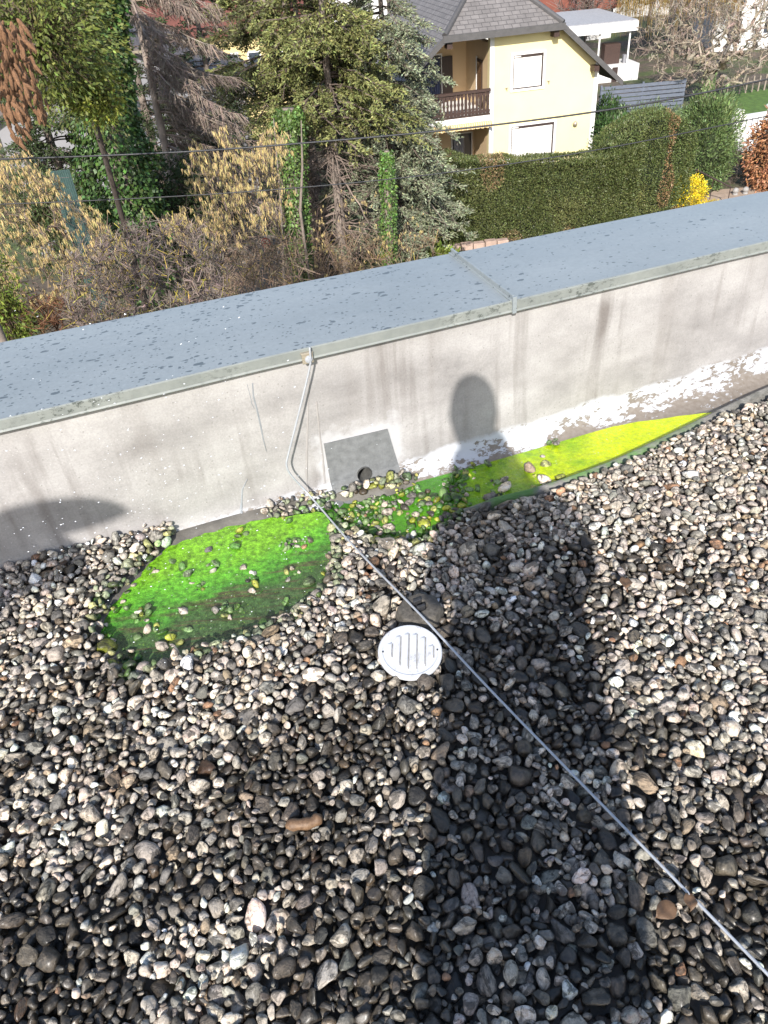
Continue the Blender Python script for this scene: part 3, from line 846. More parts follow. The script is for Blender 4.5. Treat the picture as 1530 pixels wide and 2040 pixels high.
# lightning conductor: clamp on the drip edge, wire bent down the wall and away over the gravel
cl = wl(612, 712, -.036)
top = wl(617, 692, -.045)
def w2w(p): return W0 + Wd * p[0] - Wn * p[1] + np.array([0, 0, p[2]])
cond = empty('lightning_conductor', w2w(cl), 0, 'thin grey metal conductor wire bent down the parapet and across the gravel', 'wire')
def rel(p): return np.asarray(p) - w2w(cl)
k1 = w2w(wl(620, 722, -.046)); k2 = w2w(wl(596, 820, -.048)); kk = w2w(wl(570, 925, -.05)); k4 = w2w(wl(575, 943, -.055))
hold = atz(840, 1226, .046); endp = atz(1530, 1942, .034); k5 = atz(622, 992, -.02) ; k6 = atz(700, 1085, .018); k7 = atz(960, 1358, .040)
far_end = endp + (endp - k7) * 1.6; far_end[2] = .034
ctl = [w2w(top), w2w(wl(618, 706, -.047)), k1, k2, w2w(wl(572, 914, -.049)), kk, k4, k5, k6, hold, k7, (k7 + endp) / 2, endp, far_end]
P = []
for i in range(len(ctl) - 1):
    for t in np.linspace(0, 1, 6, endpoint=False): P.append(ctl[i] + (ctl[i + 1] - ctl[i]) * t)
P.append(ctl[-1]); P = np.array(P)
for _ in range(5): P[1:-1] = (P[:-2] + 2 * P[1:-1] + P[2:]) / 4
G().tube([rel(p) for p in P], .0031, 10).build('wire', M_ALU, cond, smooth=True)
rz = Matrix.Rotation(WA, 4, 'Z')
g = G().box((-.017, -.006, -.018), (.017, .002, .016), rz)
g.box((-.019, -.004, .013), (.019, .035, .017), rz)
clamp = g.build('clamp', M_ZINC, cond, bevel=.0015)
Mb = rz @ Matrix.Translation((.003, -.006, -.004)) @ Matrix.Rotation(R(90), 4, 'X')
g = G().lathe([(.0085, 0), (.0085, .006), (.0075, .008), (0.0005, .0085)], 6, Mb)
g.lathe([(.012, -.001), (.012, .0015), (.0005, .0016)], 16, Mb)
g.build('bolt', M_ALU, clamp)

# concrete wire holder half buried in the gravel
def pebbly():
    m_, nt, bs = mat_new('holder_concrete')
    v = coords(nt); n1 = noise(nt, v, 90, 5, .75)
    nt.links.new(ramp(nt, n1, [(.3, (.04, .035, .028)), (.55, (.09, .08, .066)), (.75, (.15, .135, .11))]), bs.inputs['Base Color'])
    bs.inputs['Roughness'].default_value = .75; bump(nt, bs, n1, .6, .004); return m_
hp = atz(836, 1224, .0)
holder = empty('wire_holder', (hp[0], hp[1], -.042), R(20), 'dark concrete block holding the wire behind the white grille', 'wire holder')
g = G()
oct_ = [(.078, math.pi / 8 + k * math.pi / 4) for k in range(8)]
ring = lambda s, z: [(s * .068 * math.cos(math.pi / 8 + k * math.pi / 4), s * .06 * math.sin(math.pi / 8 + k * math.pi / 4), z) for k in range(8)]
V = ring(1.0, 0) + ring(1.0, .05) + ring(.88, .072) + ring(.36, .076) + ring(.30, .066) + ring(.28, .05)
Fs = [(r_ * 8 + k, r_ * 8 + (k + 1) % 8, (r_ + 1) * 8 + (k + 1) % 8, (r_ + 1) * 8 + k) for r_ in range(5) for k in range(8)] + [tuple(range(8))[::-1], tuple(range(40, 48))]
g.add(V, Fs).build('concrete_block', pebbly(), holder, bevel=.004)
M_BLACK = simple('black_plastic', (.03, .03, .032), .45, 0, .2, 40)
g = G().box((-.012, -.018, .052), (.012, .018, .064)); g.box((-.012, -.016, .064), (.012, -.008, .088)); g.box((-.012, .008, .064), (.012, .016, .088))
g.build('wire_clip', M_BLACK, holder, bevel=.002)

# round white ventilation grille lying loose
def grille_mat():
    m_, nt, bs = mat_new('white_plastic')
    v = coords(nt)
    d = ramp(nt, noise(nt, coords(nt, (1, .6, 1)), 70, 5, .75, .5), [(.55, 0.0), (.66, 1.0)])
    dens = ramp(nt, noise(nt, v, 14, 2), [(.45, .0), (.62, .75)])
    nt.links.new(mixc(nt, mathn(nt, 'MULTIPLY', d, dens), (.52, .53, .55), (.17, .16, .15)), bs.inputs['Base Color'])
    bs.inputs['Roughness'].default_value = .38; return m_
M_WHITE = grille_mat()
gp = atz(817, 1298, .028)
grl = empty('vent_grille', gp, 0, 'round white plastic vent grille lying on the gravel beside the wire', 'vent grille')
grl.rotation_euler = (R(7), R(4), R(-6))
RG = .0815
M_SLOT_SHADE = simple('slot_shade', (.26, .255, .25), .8, 0, .4, 60)  # grey tone stands for the shade in the louvre gaps
g = G()
g.lathe([(RG - .004, -.008), (RG, -.006), (RG, .001), (RG - .003, .004), (RG - .010, .0045), (RG - .013, .0025), (.0005, .002)], 56)
g.build('disc', M_WHITE, grl, smooth=False)
for k, xx in enumerate((-.052, -.031, -.010, .011, .032, .053)):
    ln = math.sqrt(max((RG - .017) ** 2 - (abs(xx) + .008) ** 2, 1e-4)) * .92
    V = []; n = 12
    for i in range(n + 1):
        y = -ln + 2 * ln * i / n; e = min(1, (1 - abs(2 * i / n - 1)) * 5 + .05)
        V += [(xx - .0085, y, .0021), (xx - .005, y, .0021 + .0018 * e), (xx + .001, y, .0021 + .0050 * e), (xx + .0042, y, .0021 + .0066 * e), (xx + .0052, y, .0021)]
    Fs = [(i * 5 + j, i * 5 + j + 1, (i + 1) * 5 + j + 1, (i + 1) * 5 + j) for i in range(n) for j in range(4)] + [(0, 1, 2, 3, 4), tuple(n * 5 + j for j in (4, 3, 2, 1, 0))]
    lv_ = G().add(V, Fs).build('louvre', M_WHITE, grl)
    G().box((xx + .0054, -ln * .93, .0024), (xx + .0086, ln * .93, .0031)).build('slot_shade_strip', M_SLOT_SHADE, lv_)  # thin strip painted as the shade line along the louvre's open side
for sx in (-1, 1):
    G().lathe([(.0024, .0022), (.0024, .0034), (.0003, .0035)], 12, Matrix.Translation((sx * (RG - .0125), .006 * sx, .0012))).build('screw_hole', M_BLACK, grl)

# bent brown lump among the stones
def lump_mat():
    m_, nt, bs = mat_new('brown_clay')
    n1 = noise(nt, coords(nt), 120, 5, .7)
    nt.links.new(ramp(nt, n1, [(.3, (.085, .045, .022)), (.7, (.20, .12, .065))]), bs.inputs['Base Color'])
    bs.inputs['Roughness'].default_value = .6; bump(nt, bs, n1, .4, .002); return m_
lp = [atz(x, y, .026) for x, y in ((569, 1648), (582, 1643), (600, 1642), (617, 1640), (630, 1634), (640, 1624))]
lpc = np.mean(lp, 0)
Q = []
for i in range(len(lp) - 1):
    for t in (0, .33, .66): Q.append(lp[i] + (lp[i + 1] - lp[i]) * t)
Q.append(lp[-1]); Q = np.array(Q); Q[1:-1] = (Q[:-2] + Q[1:-1] + Q[2:]) / 3
rad = [.004, .0095] + [.0125 + .0012 * math.sin(i * 1.3) for i in range(len(Q) - 4)] + [.0095, .004]
o = G().tube([q - lpc for q in Q], rad, 14).build('clay_lump', lump_mat(), None, smooth=True, loc=lpc)
tag(o, 'curved brown sausage shaped lump lying among wet stones', 'lump')

# two dry leaves on the stones at the lower right
M_DLEAF = simple('dead_leaf', (.13, .075, .04), .6, 0, .3, 60)
def dead_leaf(px, py, ln, rz_, label):
    p = atz(px, py, .032); V = []; n = 10
    for i in range(n + 1):
        t = i / n; w = ln * .33 * math.sin(math.pi * min(t * 1.05, 1)) ** .8 + .0005
        for s in (-1, 0, 1): V.append(((t - .5) * ln, s * w, .006 * abs(s) + .008 * math.sin(t * 3) + .003 * math.sin(t * 9 + s)))
    Fs = [(i * 3 + j, i * 3 + j + 1, i * 3 + j + 4, i * 3 + j + 3) for i in range(n) for j in (0, 1)]
    o = G().add(V, Fs).build('dry_leaf', M_DLEAF, None, smooth=True, loc=p); o.rotation_euler = (.1, .15, rz_)
    s_ = o.modifiers.new('thick', 'SOLIDIFY'); s_.thickness = .0006
    tag(o, label, 'leaf')
dead_leaf(1325, 1818, .05, .4, 'broad brown dead leaf lying on stones just left of the wire')
dead_leaf(1372, 1800, .035, 1.3, 'narrow reddish dead leaf touching the wire at the lower right')
dead_leaf(1245, 1165, .05, 1.2, 'small tan dead leaf on the dry gravel right of the shadow')
# ================================================================== PHOTOGRAPHER (casts the shadow on wall and gravel)
def skin_body(name, pts, edges, rads, mats, parent, root=0):
    me = bpy.data.meshes.new(name)
    me.from_pydata([tuple(p) for p in pts], edges, [])
    o = bpy.data.objects.new(name, me); COL.objects.link(o); o.parent = parent
    for mt in mats: me.materials.append(mt)
    o.modifiers.new('skin', 'SKIN').use_smooth_shade = True
    sv = me.skin_vertices[0].data
    for i, r_ in enumerate(rads):
        sv[i].radius = r_ if hasattr(r_, '__len__') else (r_, r_)
        sv[i].use_root = (i == root)
    o.modifiers.new('sub', 'SUBSURF').levels = 2
    o.modifiers['sub'].render_levels = 2
    return o
def cloth_mat():
    """one body: skin, dark jacket and trousers told apart by height"""
    m_, nt, bs = mat_new('person_clothes')
    v = coords(nt); sep = nd(nt, 'ShaderNodeSeparateXYZ'); nt.links.new(v, sep.inputs[0])
    z = sep.outputs[2]
    c = ramp(nt, mathn(nt, 'MULTIPLY', z, .5), [(.0, (.03, .028, .026)), (.045, (.035, .042, .06)), (.40, (.035, .042, .06)), (.403, (.05, .055, .05)), (.765, (.05, .055, .05)), (.768, (.42, .27, .20))], 'CONSTANT')
    nt.links.new(c, bs.inputs['Base Color']); bs.inputs['Roughness'].default_value = .85
    bump(nt, bs, noise(nt, v, 300, 3), .2, .002); return m_
ppl = empty('person', (.05, -.36, -.03), 0, 'person in dark jacket holding up a phone, casting the shadow', 'person')
ox = np.array([.05, -.36, -.03])
HEADC = np.array([-.062, -.25, 1.735])
phone_c = CAM - _f * .016 - _u * .045
def L(*p): return np.array(p)
lh = phone_c - _r * .062 - _f * .035 - _u * .02 - ox; rh = phone_c + _r * .062 - _f * .035 - _u * .02 - ox
hd = HEADC - ox
pts = [L(0, 0, .98), L(0, .0, 1.15), L(0, .005, 1.32), L(-.02, .02, 1.44), L(-.055, .06, 1.55), hd + L(0, -.01, -.10), hd, hd + L(0, 0, .07),
       L(-.17, .0, 1.40), L(-.21, .07, 1.18), lh, L(.16, .0, 1.40), L(.20, .07, 1.18), rh,
       L(-.10, 0, .92), L(-.105, .02, .50), L(-.11, -.01, .10), L(-.115, .12, .05), L(.10, 0, .92), L(.105, .02, .50), L(.11, -.01, .10), L(.115, .12, .05)]
edges = [(0, 1), (1, 2), (2, 3), (3, 4), (4, 5), (5, 6), (6, 7), (3, 8), (8, 9), (9, 10), (3, 11), (11, 12), (12, 13), (0, 14), (14, 15), (15, 16), (16, 17), (0, 18), (18, 19), (19, 20), (20, 21)]
rads = [(.19, .15), (.19, .14), (.20, .14), (.11, .10), (.045, .055), (.062, .085), (.074, .105), (.06, .09), .070, .055, .034, .070, .055, .034, .125, .112, .095, .05, .125, .112, .095, .05]
skin_body('body', pts, edges, rads, [cloth_mat()], ppl)
M_SKIN = simple('skin', (.42, .27, .20), .5, 0, .1, 40); M_HAIR = simple('hair', (.05, .035, .025), .7, 0, .3, 90)
g = G(); V_, F_ = ICO[3]
hv = unit(V_) * np.array([.079, .112, .112]) + hd + L(0, -.012, .03)
cap_f = [tuple(f) for f in F_ if (V_[f].mean(0)[2] > -.05 or V_[f].mean(0)[1] < -.55) and V_[f].mean(0)[1] < .72 + V_[f].mean(0)[2]]
g.add(hv, cap_f).build('hair', M_HAIR, ppl, smooth=True)
fc = hd + L(0, .098, 0)
g = G().add(unit(ICO[2][0]) * np.array([.014, .022, .026]) + fc + L(0, .008, -.015), ICO[2][1].tolist()); g.build('nose', M_SKIN, ppl, smooth=True)
for s_ in (-1, 1):
    G().add(unit(ICO[2][0]) * np.array([.013, .009, .008]) + fc + L(s_ * .033, -.004, .012), ICO[2][1].tolist()).build('eye', simple('eye', (.5, .48, .45), .2) if s_ < 0 else bpy.data.materials['eye'], ppl, smooth=True)
    G().add(unit(ICO[2][0]) * np.array([.007, .020, .030]) + hd + L(s_ * .078, .0, -.005), ICO[2][1].tolist()).build('ear', M_SKIN, ppl, smooth=True)
G().add(unit(ICO[2][0]) * np.array([.026, .008, .007]) + fc + L(0, -.006, -.055), ICO[2][1].tolist()).build('mouth', simple('lips', (.35, .16, .14), .5), ppl, smooth=True)
for hnd, s_ in ((lh, -1), (rh, 1)):             # palm with five bent fingers on the edge of the phone
    n0 = len(pts)
    hp_ = [hnd]; he = []; hr = [.026]
    kn = hnd + _f * .012 * 1 - _r * s_ * .004 - _u * .0
    hp_.append(hnd + _u * .03 * 1 - _r * s_ * .004); he.append((0, 1)); hr.append((.030, .016))
    for f_i, (du, ln) in enumerate(((.050, .030), (.034, .034), (.016, .032), (-.002, .026))):
        b0 = hnd + _u * du - _r * s_ * .002; b1 = b0 + _f * .004 - _r * s_ * ln * .8 - _f * .012; b2 = b1 - _r * s_ * .016 - _f * .004
        k = len(hp_); hp_ += [b0, b1, b2]; he += [(1, k), (k, k + 1), (k + 1, k + 2)]; hr += [.010, .0088, .0078]
    t0 = hnd - _f * .022 + _u * .012; t1 = t0 - _r * s_ * .022 - _f * .004 + _u * .018; t2 = t1 - _r * s_ * .018 + _u * .014
    k = len(hp_); hp_ += [t0, t1, t2]; he += [(0, k), (k, k + 1), (k + 1, k + 2)]; hr += [.013, .0105, .009]
    skin_body('hand', hp_, he, hr, [M_SKIN], ppl)
phone = empty('phone', phone_c, 0, 'black smartphone held in both hands by the photographer', 'phone')
Mp = Matrix(((_r[0], _u[0], -_f[0], 0), (_r[1], _u[1], -_f[1], 0), (_r[2], _u[2], -_f[2], 0), (0, 0, 0, 1)))
G().box((-.037, -.098, 0), (.037, .058, .008), Mp).build('phone_body', M_BLACK, phone, bevel=.002)
G().box((-.034, -.094, .0082), (.034, .054, .0088), Mp).build('screen', simple('screen_glass', (.02, .02, .022), .1), phone)

# invented hooded stack out of view, added to throw the wall's left shadow
def shade_pt(px, py, t): return w2w(wl(px, py)) - SUN_TRAVEL * t
vc = shade_pt(95, 1050, 3.3); vs = shade_pt(15, 1080, 3.3)
vent = empty('added_shadow_caster', (vs[0], vs[1], -.03), 0, 'unseen metal hood on a stack behind the camera, added to cast a shadow', 'shadow caster')
vb = np.array([vs[0], vs[1], -.03])
G().tube([L(0, 0, 0), L(0, 0, vs[2] + .02)], .085, 20).build('stack', M_ZINC, vent, smooth=True)
hc = vc - vb
Mh = Matrix.Translation(tuple(hc)) @ Matrix.Rotation(R(-9), 4, 'Y') @ Matrix.Diagonal((1, .22, 1, 1))
G().lathe([(.215, -.012), (.222, 0), (.20, .035), (.15, .068), (.08, .088), (.004, .094)], 32, Mh).build('hood', M_ZINC, vent, smooth=True)
G().lathe([(.12, -.20), (.12, -.19), (.03, -.05), (.03, -.01)], 20, Mh).build('hood_stem', M_ZINC, vent, smooth=True)

# ================================================================== GROUND AND DISTANCE
GZ = -9.0
def ground_material():
    m_, nt, bs = mat_new('garden_ground')
    v = coords(nt)
    a = noise(nt, v, .35, 5, .6); b = noise(nt, v, 3.5, 5, .7); c3 = noise(nt, v, 22, 4, .7)
    soil = ramp(nt, b, [(.3, (.045, .034, .024)), (.55, (.10, .078, .055)), (.75, (.17, .13, .09))])
    grass = ramp(nt, b, [(.3, (.03, .05, .012)), (.7, (.085, .11, .03))])
    base = mixc(nt, ramp(nt, a, [(.45, 0.0), (.58, 1.0)]), soil, grass)
    base = mixc(nt, .4, base, ramp(nt, c3, [(.3, .2), (.7, .7)]), 'OVERLAY')
    nt.links.new(base, bs.inputs['Base Color']); bs.inputs['Roughness'].default_value = .95
    bump(nt, bs, c3, .6, .05); return m_
V = [(-400, -60, GZ), (400, -60, GZ), (400, 900, GZ), (-400, 900, GZ)]
tag(G().add(V, [(0, 1, 2, 3)]).build('ground', ground_material()), 'brown and green garden ground below the roof', None, None, 'structure')
def flat(name, px, mat, label, dz, kind='structure'):
    P = [atz(x, y, GZ + dz) for x, y in px]
    o = G().add(P, [tuple(range(len(P)))]).build(name, mat)
    if o.data.polygons[0].normal.z < 0: o.data.flip_normals()
    return tag(o, label, None, None, kind)
flat('driveway', [(400, 660), (430, 500), (470, 462), (560, 470), (585, 520), (610, 660)], simple('old_asphalt', (.17, .15, .13), .85, 0, .3, 1.5, .4), 'grey paved drive under the hazel', .004)
flat('lawn', [(1330, 262), (1375, 205), (1450, 182), (1640, 172), (1640, 260), (1500, 300), (1400, 300)], simple('lawn_grass', (.07, .13, .02), .9, 0, .5, 3, .5), 'green lawn round the old bare tree', .006)
flat('garden_path', [(1395, 400), (1425, 378), (1500, 372), (1620, 372), (1620, 420), (1380, 440)], simple('sand_path', (.33, .25, .19), .9, 0, .2, 4, .3), 'sandy path beside the yellow bush', .008)

# ---------------------------------------------------------------- yellow house
HA = R(8.0)
hu = np.array([math.cos(HA), math.sin(HA), 0]); hb = np.array([-math.sin(HA), math.cos(HA), 0])
HC = np.array([10.83, 36.0, GZ])
house = empty('yellow_house', HC, HA, 'pale yellow house with grey half hipped roof and wooden balcony behind the hedge', 'house')
def wall_paint(name, col, var=.06):
    return simple(name, col, .85, 0, var, 1.2, .12)
M_YEL = wall_paint('yellow_render', (.72, .63, .345)); M_PEACH = wall_paint('peach_render', (.62, .46, .28))
M_TRIM = wall_paint('white_trim', (.70, .69, .67)); M_WOOD = simple('brown_stained_wood', (.045, .024, .018), .6, 0, .35, 12, .3)
M_SHUT = wall_paint('roller_shutter', (.72, .70, .66)); M_DKFR = simple('dark_frame', (.04, .025, .022), .5)
def glass_mat(name, tint=(.05, .06, .075)):
    m_, nt, bs = mat_new(name)
    bs.inputs['Base Color'].default_value = (*tint, 1); bs.inputs['Roughness'].default_value = .06; bs.inputs['Specular IOR Level'].default_value = .8
    bump(nt, bs, noise(nt, coords(nt), 1.5, 2), .03, .05); return m_
M_GLASS = glass_mat('window_glass')
X0, X1 = -8.5, -.05; XL = -4.85; DEP = 10.0; REC = 3.5
def gable_z(x): return 6.55 if -6.9 <= x <= -1.95 else (6.55 - (x + 1.95) * .826 if x > -1.95 else 6.55 - (-6.9 - x) * .826)
# front wall panel with the roof slope cut off, openings for the two windows kept as recesses
def facade(x_a, x_b, y0, name, mat):
    xs = sorted({x_a, x_b, *[x for x in (-6.9, -1.95) if x_a < x < x_b]})
    poly = [(x_a, 0), (x_b, 0)] + [(x, min(gable_z(x), 6.5)) for x in xs[::-1]]
    return G().prism(poly, 'y', y0, y0 + .3).build(name, mat, house)
UW = (-3.86, -2.56, 4.24, 5.48); LW = (-3.86, -1.92, .25, 2.82)
facade(XL, X1, 0, 'front_wall', M_YEL)
G().box((X1 - .3, .3, 0), (X1, DEP, 4.6)).build('side_wall', M_YEL, house)
G().box((X0, .0, 0), (X0 + .3, DEP, 4.6)).build('side_wall', M_YEL, house)
G().box((X0, DEP - .3, 0), (X1, DEP - .001, 4.6)).build('rear_wall', M_YEL, house)
G().box((X0 + .3, REC, 0), (XL, REC + .3, 6.0)).build('loggia_back_wall', M_PEACH, house)
G().box((XL, .301, 0), (XL + .25, REC, 6.0)).build('loggia_side_wall', M_PEACH, house)
for x, w in ((XL, .17), (X1 - .17, .17)):
    G().box((x - .006, -.02, 0), (x + w + .006, -.002, gable_z(x + .1) - .05)).build('corner_trim', M_TRIM, house)
def window(parent, rect, y, frame=.09, shutter=True, mat_in=None, name='window'):
    x0, x1, z0, z1 = rect
    w = G().box((x0, y - .012, z0), (x1, y + .02, z1)).build(name, M_DKFR, parent)
    g = G()
    for a in ((x0 - frame, x0, z0 - frame, z1 + frame), (x1, x1 + frame, z0 - frame, z1 + frame), (x0, x1, z1, z1 + frame), (x0, x1, z0 - frame, z0)):
        g.box((a[0], y - .05, a[2]), (a[1], y + .01, a[3]))
    g.build('frame', M_TRIM, w)
    if shutter:
        n = 22; h = (z1 - z0 - .14) / n
        gs = G()
        for k in range(n): gs.box((x0 + .04, y - .030, z0 + .05 + k * h), (x1 - .07, y - .014, z0 + .05 + (k + .93) * h))
        gs.build('roller_shutter', M_SHUT, w)
        G().box((x0 + .01, y - .042, z1 - .1), (x1 - .01, y - .0315, z1)).build('shutter_box', M_DKFR, w)
        G().box((x0 + .03, y - .046, z1 - .075), (x0 + .32, y - .0425, z1 - .03)).build('shutter_label', M_SHUT, w)
    else:
        G().box((x0 + .05, y - .016, z0 + .05), (x1 - .05, y - .0125, z1 - .05)).build('pane', M_GLASS, w)
    return w
window(house, UW, 0); window(house, LW, 0)
# loggia doors, curtain, open shutter
dz0 = 3.5
w = window(house, (-7.6, -6.02, dz0, 5.32), REC, .06, False, name='balcony_door')
cur = simple('blue_curtain', (.06, .075, .15), .8, 0, .25, 3)
V = []; n = 40
for i in range(n + 1):
    x = -7.3 + 1.2 * i / n; y = REC - .10 + .03 * math.sin(i * 1.9)
    V += [(x, y, dz0 + .05), (x, y, 5.2)]
G().add(V, [(2 * i, 2 * i + 2, 2 * i + 3, 2 * i + 1) for i in range(n)]).build('curtain', cur, w)
G().box((-5.98, REC - .08, dz0), (-5.5, REC - .03, 5.25)).build('door_shutter', M_DKFR, house)
nd_ = G().box((XL - .03, 1.0, dz0), (XL - .002, 1.75, 5.3)).build('narrow_door', M_DKFR, house)
G().box((XL - .04, 1.08, dz0 + .06), (XL - .031, 1.67, 5.2)).build('pane', simple('warm_glass', (.16, .09, .05), .15), nd_)
G().box((XL - .05, 1.76, dz0), (XL - .003, 1.84, 5.36)).build('door_trim', M_TRIM, house)
w = window(house, (-5.9, -5.0, .2, 2.3), 2.2, .05, False, name='terrace_door')
V = []
for i in range(21):
    x = -5.85 + .5 * i / 20; V += [(x, 2.12 + .025 * math.sin(i * 2.0), .3), (x, 2.12 + .025 * math.sin(i * 2.0), 2.2)]
G().add(V, [(2 * i, 2 * i + 2, 2 * i + 3, 2 * i + 1) for i in range(20)]).build('curtain', simple('grey_curtain', (.30, .31, .36), .8, 0, .2, 3), w)
G().box((X0 + .3, 2.2, 0), (XL - .001, 2.4, 3.15)).build('terrace_wall', M_PEACH, house)
bal = G().box((X0 + .05, -.18, 3.22), (XL - .01, REC, 3.44)).build('balcony', M_TRIM, house)
G().box((X0 + .05, -.19, 3.442), (XL - .008, -.12, 3.49)).build('sill_board', M_WOOD, bal)
G().box((X0 + .05, -.20, 4.32), (XL - .006, -.06, 4.42)).build('hand_rail', M_WOOD, bal)
G().box((X0 + .05, -.15, 3.56), (XL - .02, -.11, 3.64)).build('lower_rail', M_WOOD, bal)
hw = [(0, .072), (.10, .072), (.20, .05), (.32, .036), (.42, .066), (.52, .036), (.64, .05), (.72, .072), (.80, .072)]
poly = [(w_, z_) for z_, w_ in hw] + [(-w_, z_) for z_, w_ in hw[::-1]]
bm_ = G().prism(poly, 'y', -.012, .012)
first = None
x = XL - .12; k = 0
while x > X0 + .15:
    if k % 7 == 6:
        G().box((x - .05, -.17, 3.49), (x + .05, -.09, 4.32)).build('post', M_WOOD, bal)
    elif first is None:
        first = bm_.build('board', M_WOOD, bal, loc=(x, -.13, 3.51))
    else:
        c_ = first.copy(); COL.objects.link(c_); c_.parent = bal; c_.location = (x, -.13, 3.51)
    x -= .158; k += 1
# awning folded under the balcony with scalloped valance
def stripes():
    m_, nt, bs = mat_new('awning_stripes')
    w_ = nd(nt, 'ShaderNodeTexWave', i_Scale=3.2); nt.links.new(coords(nt, (1, 0, 0)), w_.inputs['Vector'])
    nt.links.new(ramp(nt, w_.outputs['Fac'], [(.45, (.62, .55, .38)), (.55, (.60, .42, .16))]), bs.inputs['Base Color']); bs.inputs['Roughness'].default_value = .85; return m_
M_AWN = stripes()
aw = G().box((X0 + .2, -.30, 3.10), (XL + .03, -.05, 3.205)).build('awning', M_AWN, house)
V = []; n = 120
for i in range(n + 1):
    x = X0 + .2 + (XL + .03 - X0 - .2) * i / n
    V += [(x, -.33 - .04 * math.sin(i * .9), 3.15), (x, -.35 - .05 * math.sin(i * .9), 2.97 + .035 * abs(math.sin(i * .42)))]
G().add(V, [(2 * i, 2 * i + 2, 2 * i + 3, 2 * i + 1) for i in range(n)]).build('valance', M_AWN, aw)
# roof
def shingle(name, axis):
    m_, nt, bs = mat_new(name)
    v = coords(nt); sep = nd(nt, 'ShaderNodeSeparateXYZ'); nt.links.new(v, sep.inputs[0])
    comb = nd(nt, 'ShaderNodeCombineXYZ')
    nt.links.new(sep.outputs[axis], comb.inputs[0]); nt.links.new(mathn(nt, 'MULTIPLY', sep.outputs[2], 1.57), comb.inputs[1])
    br = nd(nt, 'ShaderNodeTexBrick', i_Scale=1.0); nt.links.new(comb.outputs[0], br.inputs['Vector'])
    br.inputs['Brick Width'].default_value = .34; br.inputs['Row Height'].default_value = .2; br.inputs['Mortar Size'].default_value = .012
    br.inputs['Color1'].default_value = (.15, .138, .132, 1); br.inputs['Color2'].default_value = (.185, .17, .163, 1); br.inputs['Mortar'].default_value = (.085, .078, .076, 1)
    c = mixc(nt, .45, br.outputs['Color'], ramp(nt, noise(nt, v, 2.2, 5, .65), [(.3, .25), (.7, .65)]), 'OVERLAY')
    nt.links.new(c, bs.inputs['Base Color']); bs.inputs['Roughness'].default_value = .75
    saw = mathn(nt, 'FRACT', mathn(nt, 'MULTIPLY', sep.outputs[2], 1.57 / .2))
    bump(nt, bs, mathn(nt, 'ADD', mathn(nt, 'MULTIPLY', saw, -.8), mathn(nt, 'MULTIPLY', br.outputs['Fac'], -.5)), .8, .03); return m_
def slab(name, pts, th, mat, parent):
    n = len(pts); P = [Vector(p) for p in pts]
    V = [tuple(p) for p in P] + [(p.x, p.y, p.z - th) for p in P]
    Fs = [tuple(range(n)), tuple(range(2 * n - 1, n - 1, -1))] + [(i, i + n, (i + 1) % n + n, (i + 1) % n) for i in range(n)]
    return G().add(V, Fs).build(name, mat, parent)
M_SH0, M_SH1 = shingle('shingles_side', 1), shingle('shingles_hip', 0)
XR = -4.425; RZ = 8.495; YP = 2.4; ye = DEP + .5
roofp = slab('roof', [(-1.98, -.5, 6.48), (.81, -.5, 4.19), (.81, ye, 4.19), (XR, ye, RZ), (XR, YP, RZ)], .10, M_SH0, house)
slab('roof_slope', [(-6.87, -.5, 6.48), (XR, YP, RZ), (XR, ye, RZ), (-9.66, ye, 4.19), (-9.66, -.5, 4.19)], .10, M_SH0, roofp)
slab('roof_hip', [(-6.87, -.5, 6.481), (-1.98, -.5, 6.481), (XR, YP, RZ + .001)], .10, M_SH1, roofp)
M_VERGE = simple('slate_verge', (.075, .072, .072), .6, 0, .2, 8)
for a, b in (((-1.98, 6.5), (.84, 4.185)), ((-6.87, 6.5), (-9.69, 4.185))):
    G().prism([a, b, (b[0], b[1] - .22), (a[0], a[1] - .26)], 'y', -.56, -.502).build('verge_board', M_VERGE, roofp)
G().box((-6.95, -.58, 6.26), (-1.9, -.502, 6.5)).build('eave_board', M_VERGE, roofp)
for (a, b) in (((-6.87, -.5, 6.5), (XR, YP, RZ + .02)), ((-1.98, -.5, 6.5), (XR, YP, RZ + .02)), ((XR, YP, RZ + .02), (XR, ye, RZ + .02))):
    G().tube([a, b], .11, 8).build('ridge_cap', M_VERGE, roofp)
for x, z in ((-2.2, 6.02), (-.35, 4.62), (-6.65, 6.02)):
    G().box((x - .11, -.45, z), (x + .11, -.001, z + .2)).build('purlin_end', M_WOOD, roofp)
# soffit under the overhang
slab('soffit', [(-1.98, -.49, 6.36), (.75, -.49, 4.13), (.75, ye, 4.13), (-1.98, ye, 6.36)], .02, M_WOOD, roofp)
# wall lamp, bracket anchors
g = G().lathe([(.05, -.04), (.09, -.02), (.10, .05), (.05, .11), (.02, .13)], 12, Matrix.Translation((-.98, -.12, 2.62))); g.box((-1.0, -.12, 2.64), (-.96, 0, 2.68))
g.build('wall_lamp', simple('lamp_metal', (.35, .3, .24), .4, .3), house, smooth=True)
for x, z in ((-2.28, 4.40), (-4.12, 4.32)):
    g = G().box((x - .05, -.05, z - .01), (x + .05, -.001, z + .02)); g.box((x - .01, -.10, z - .06), (x + .015, -.05, z + .02)); g.build('shutter_hook', M_ZINC, house)
g = G().tube([(-4.2, -.25, .9), (-4.2, -.25, 1.5)], .02, 6); g.lathe([(.17, 0), (.17, .05), (.14, .06), (.13, .01)], 18, Matrix.Translation((-4.2, -.25, 1.5)) @ Matrix.Rotation(R(75), 4, 'X'))
tag(g.build('satellite_dish', M_TRIM, house))

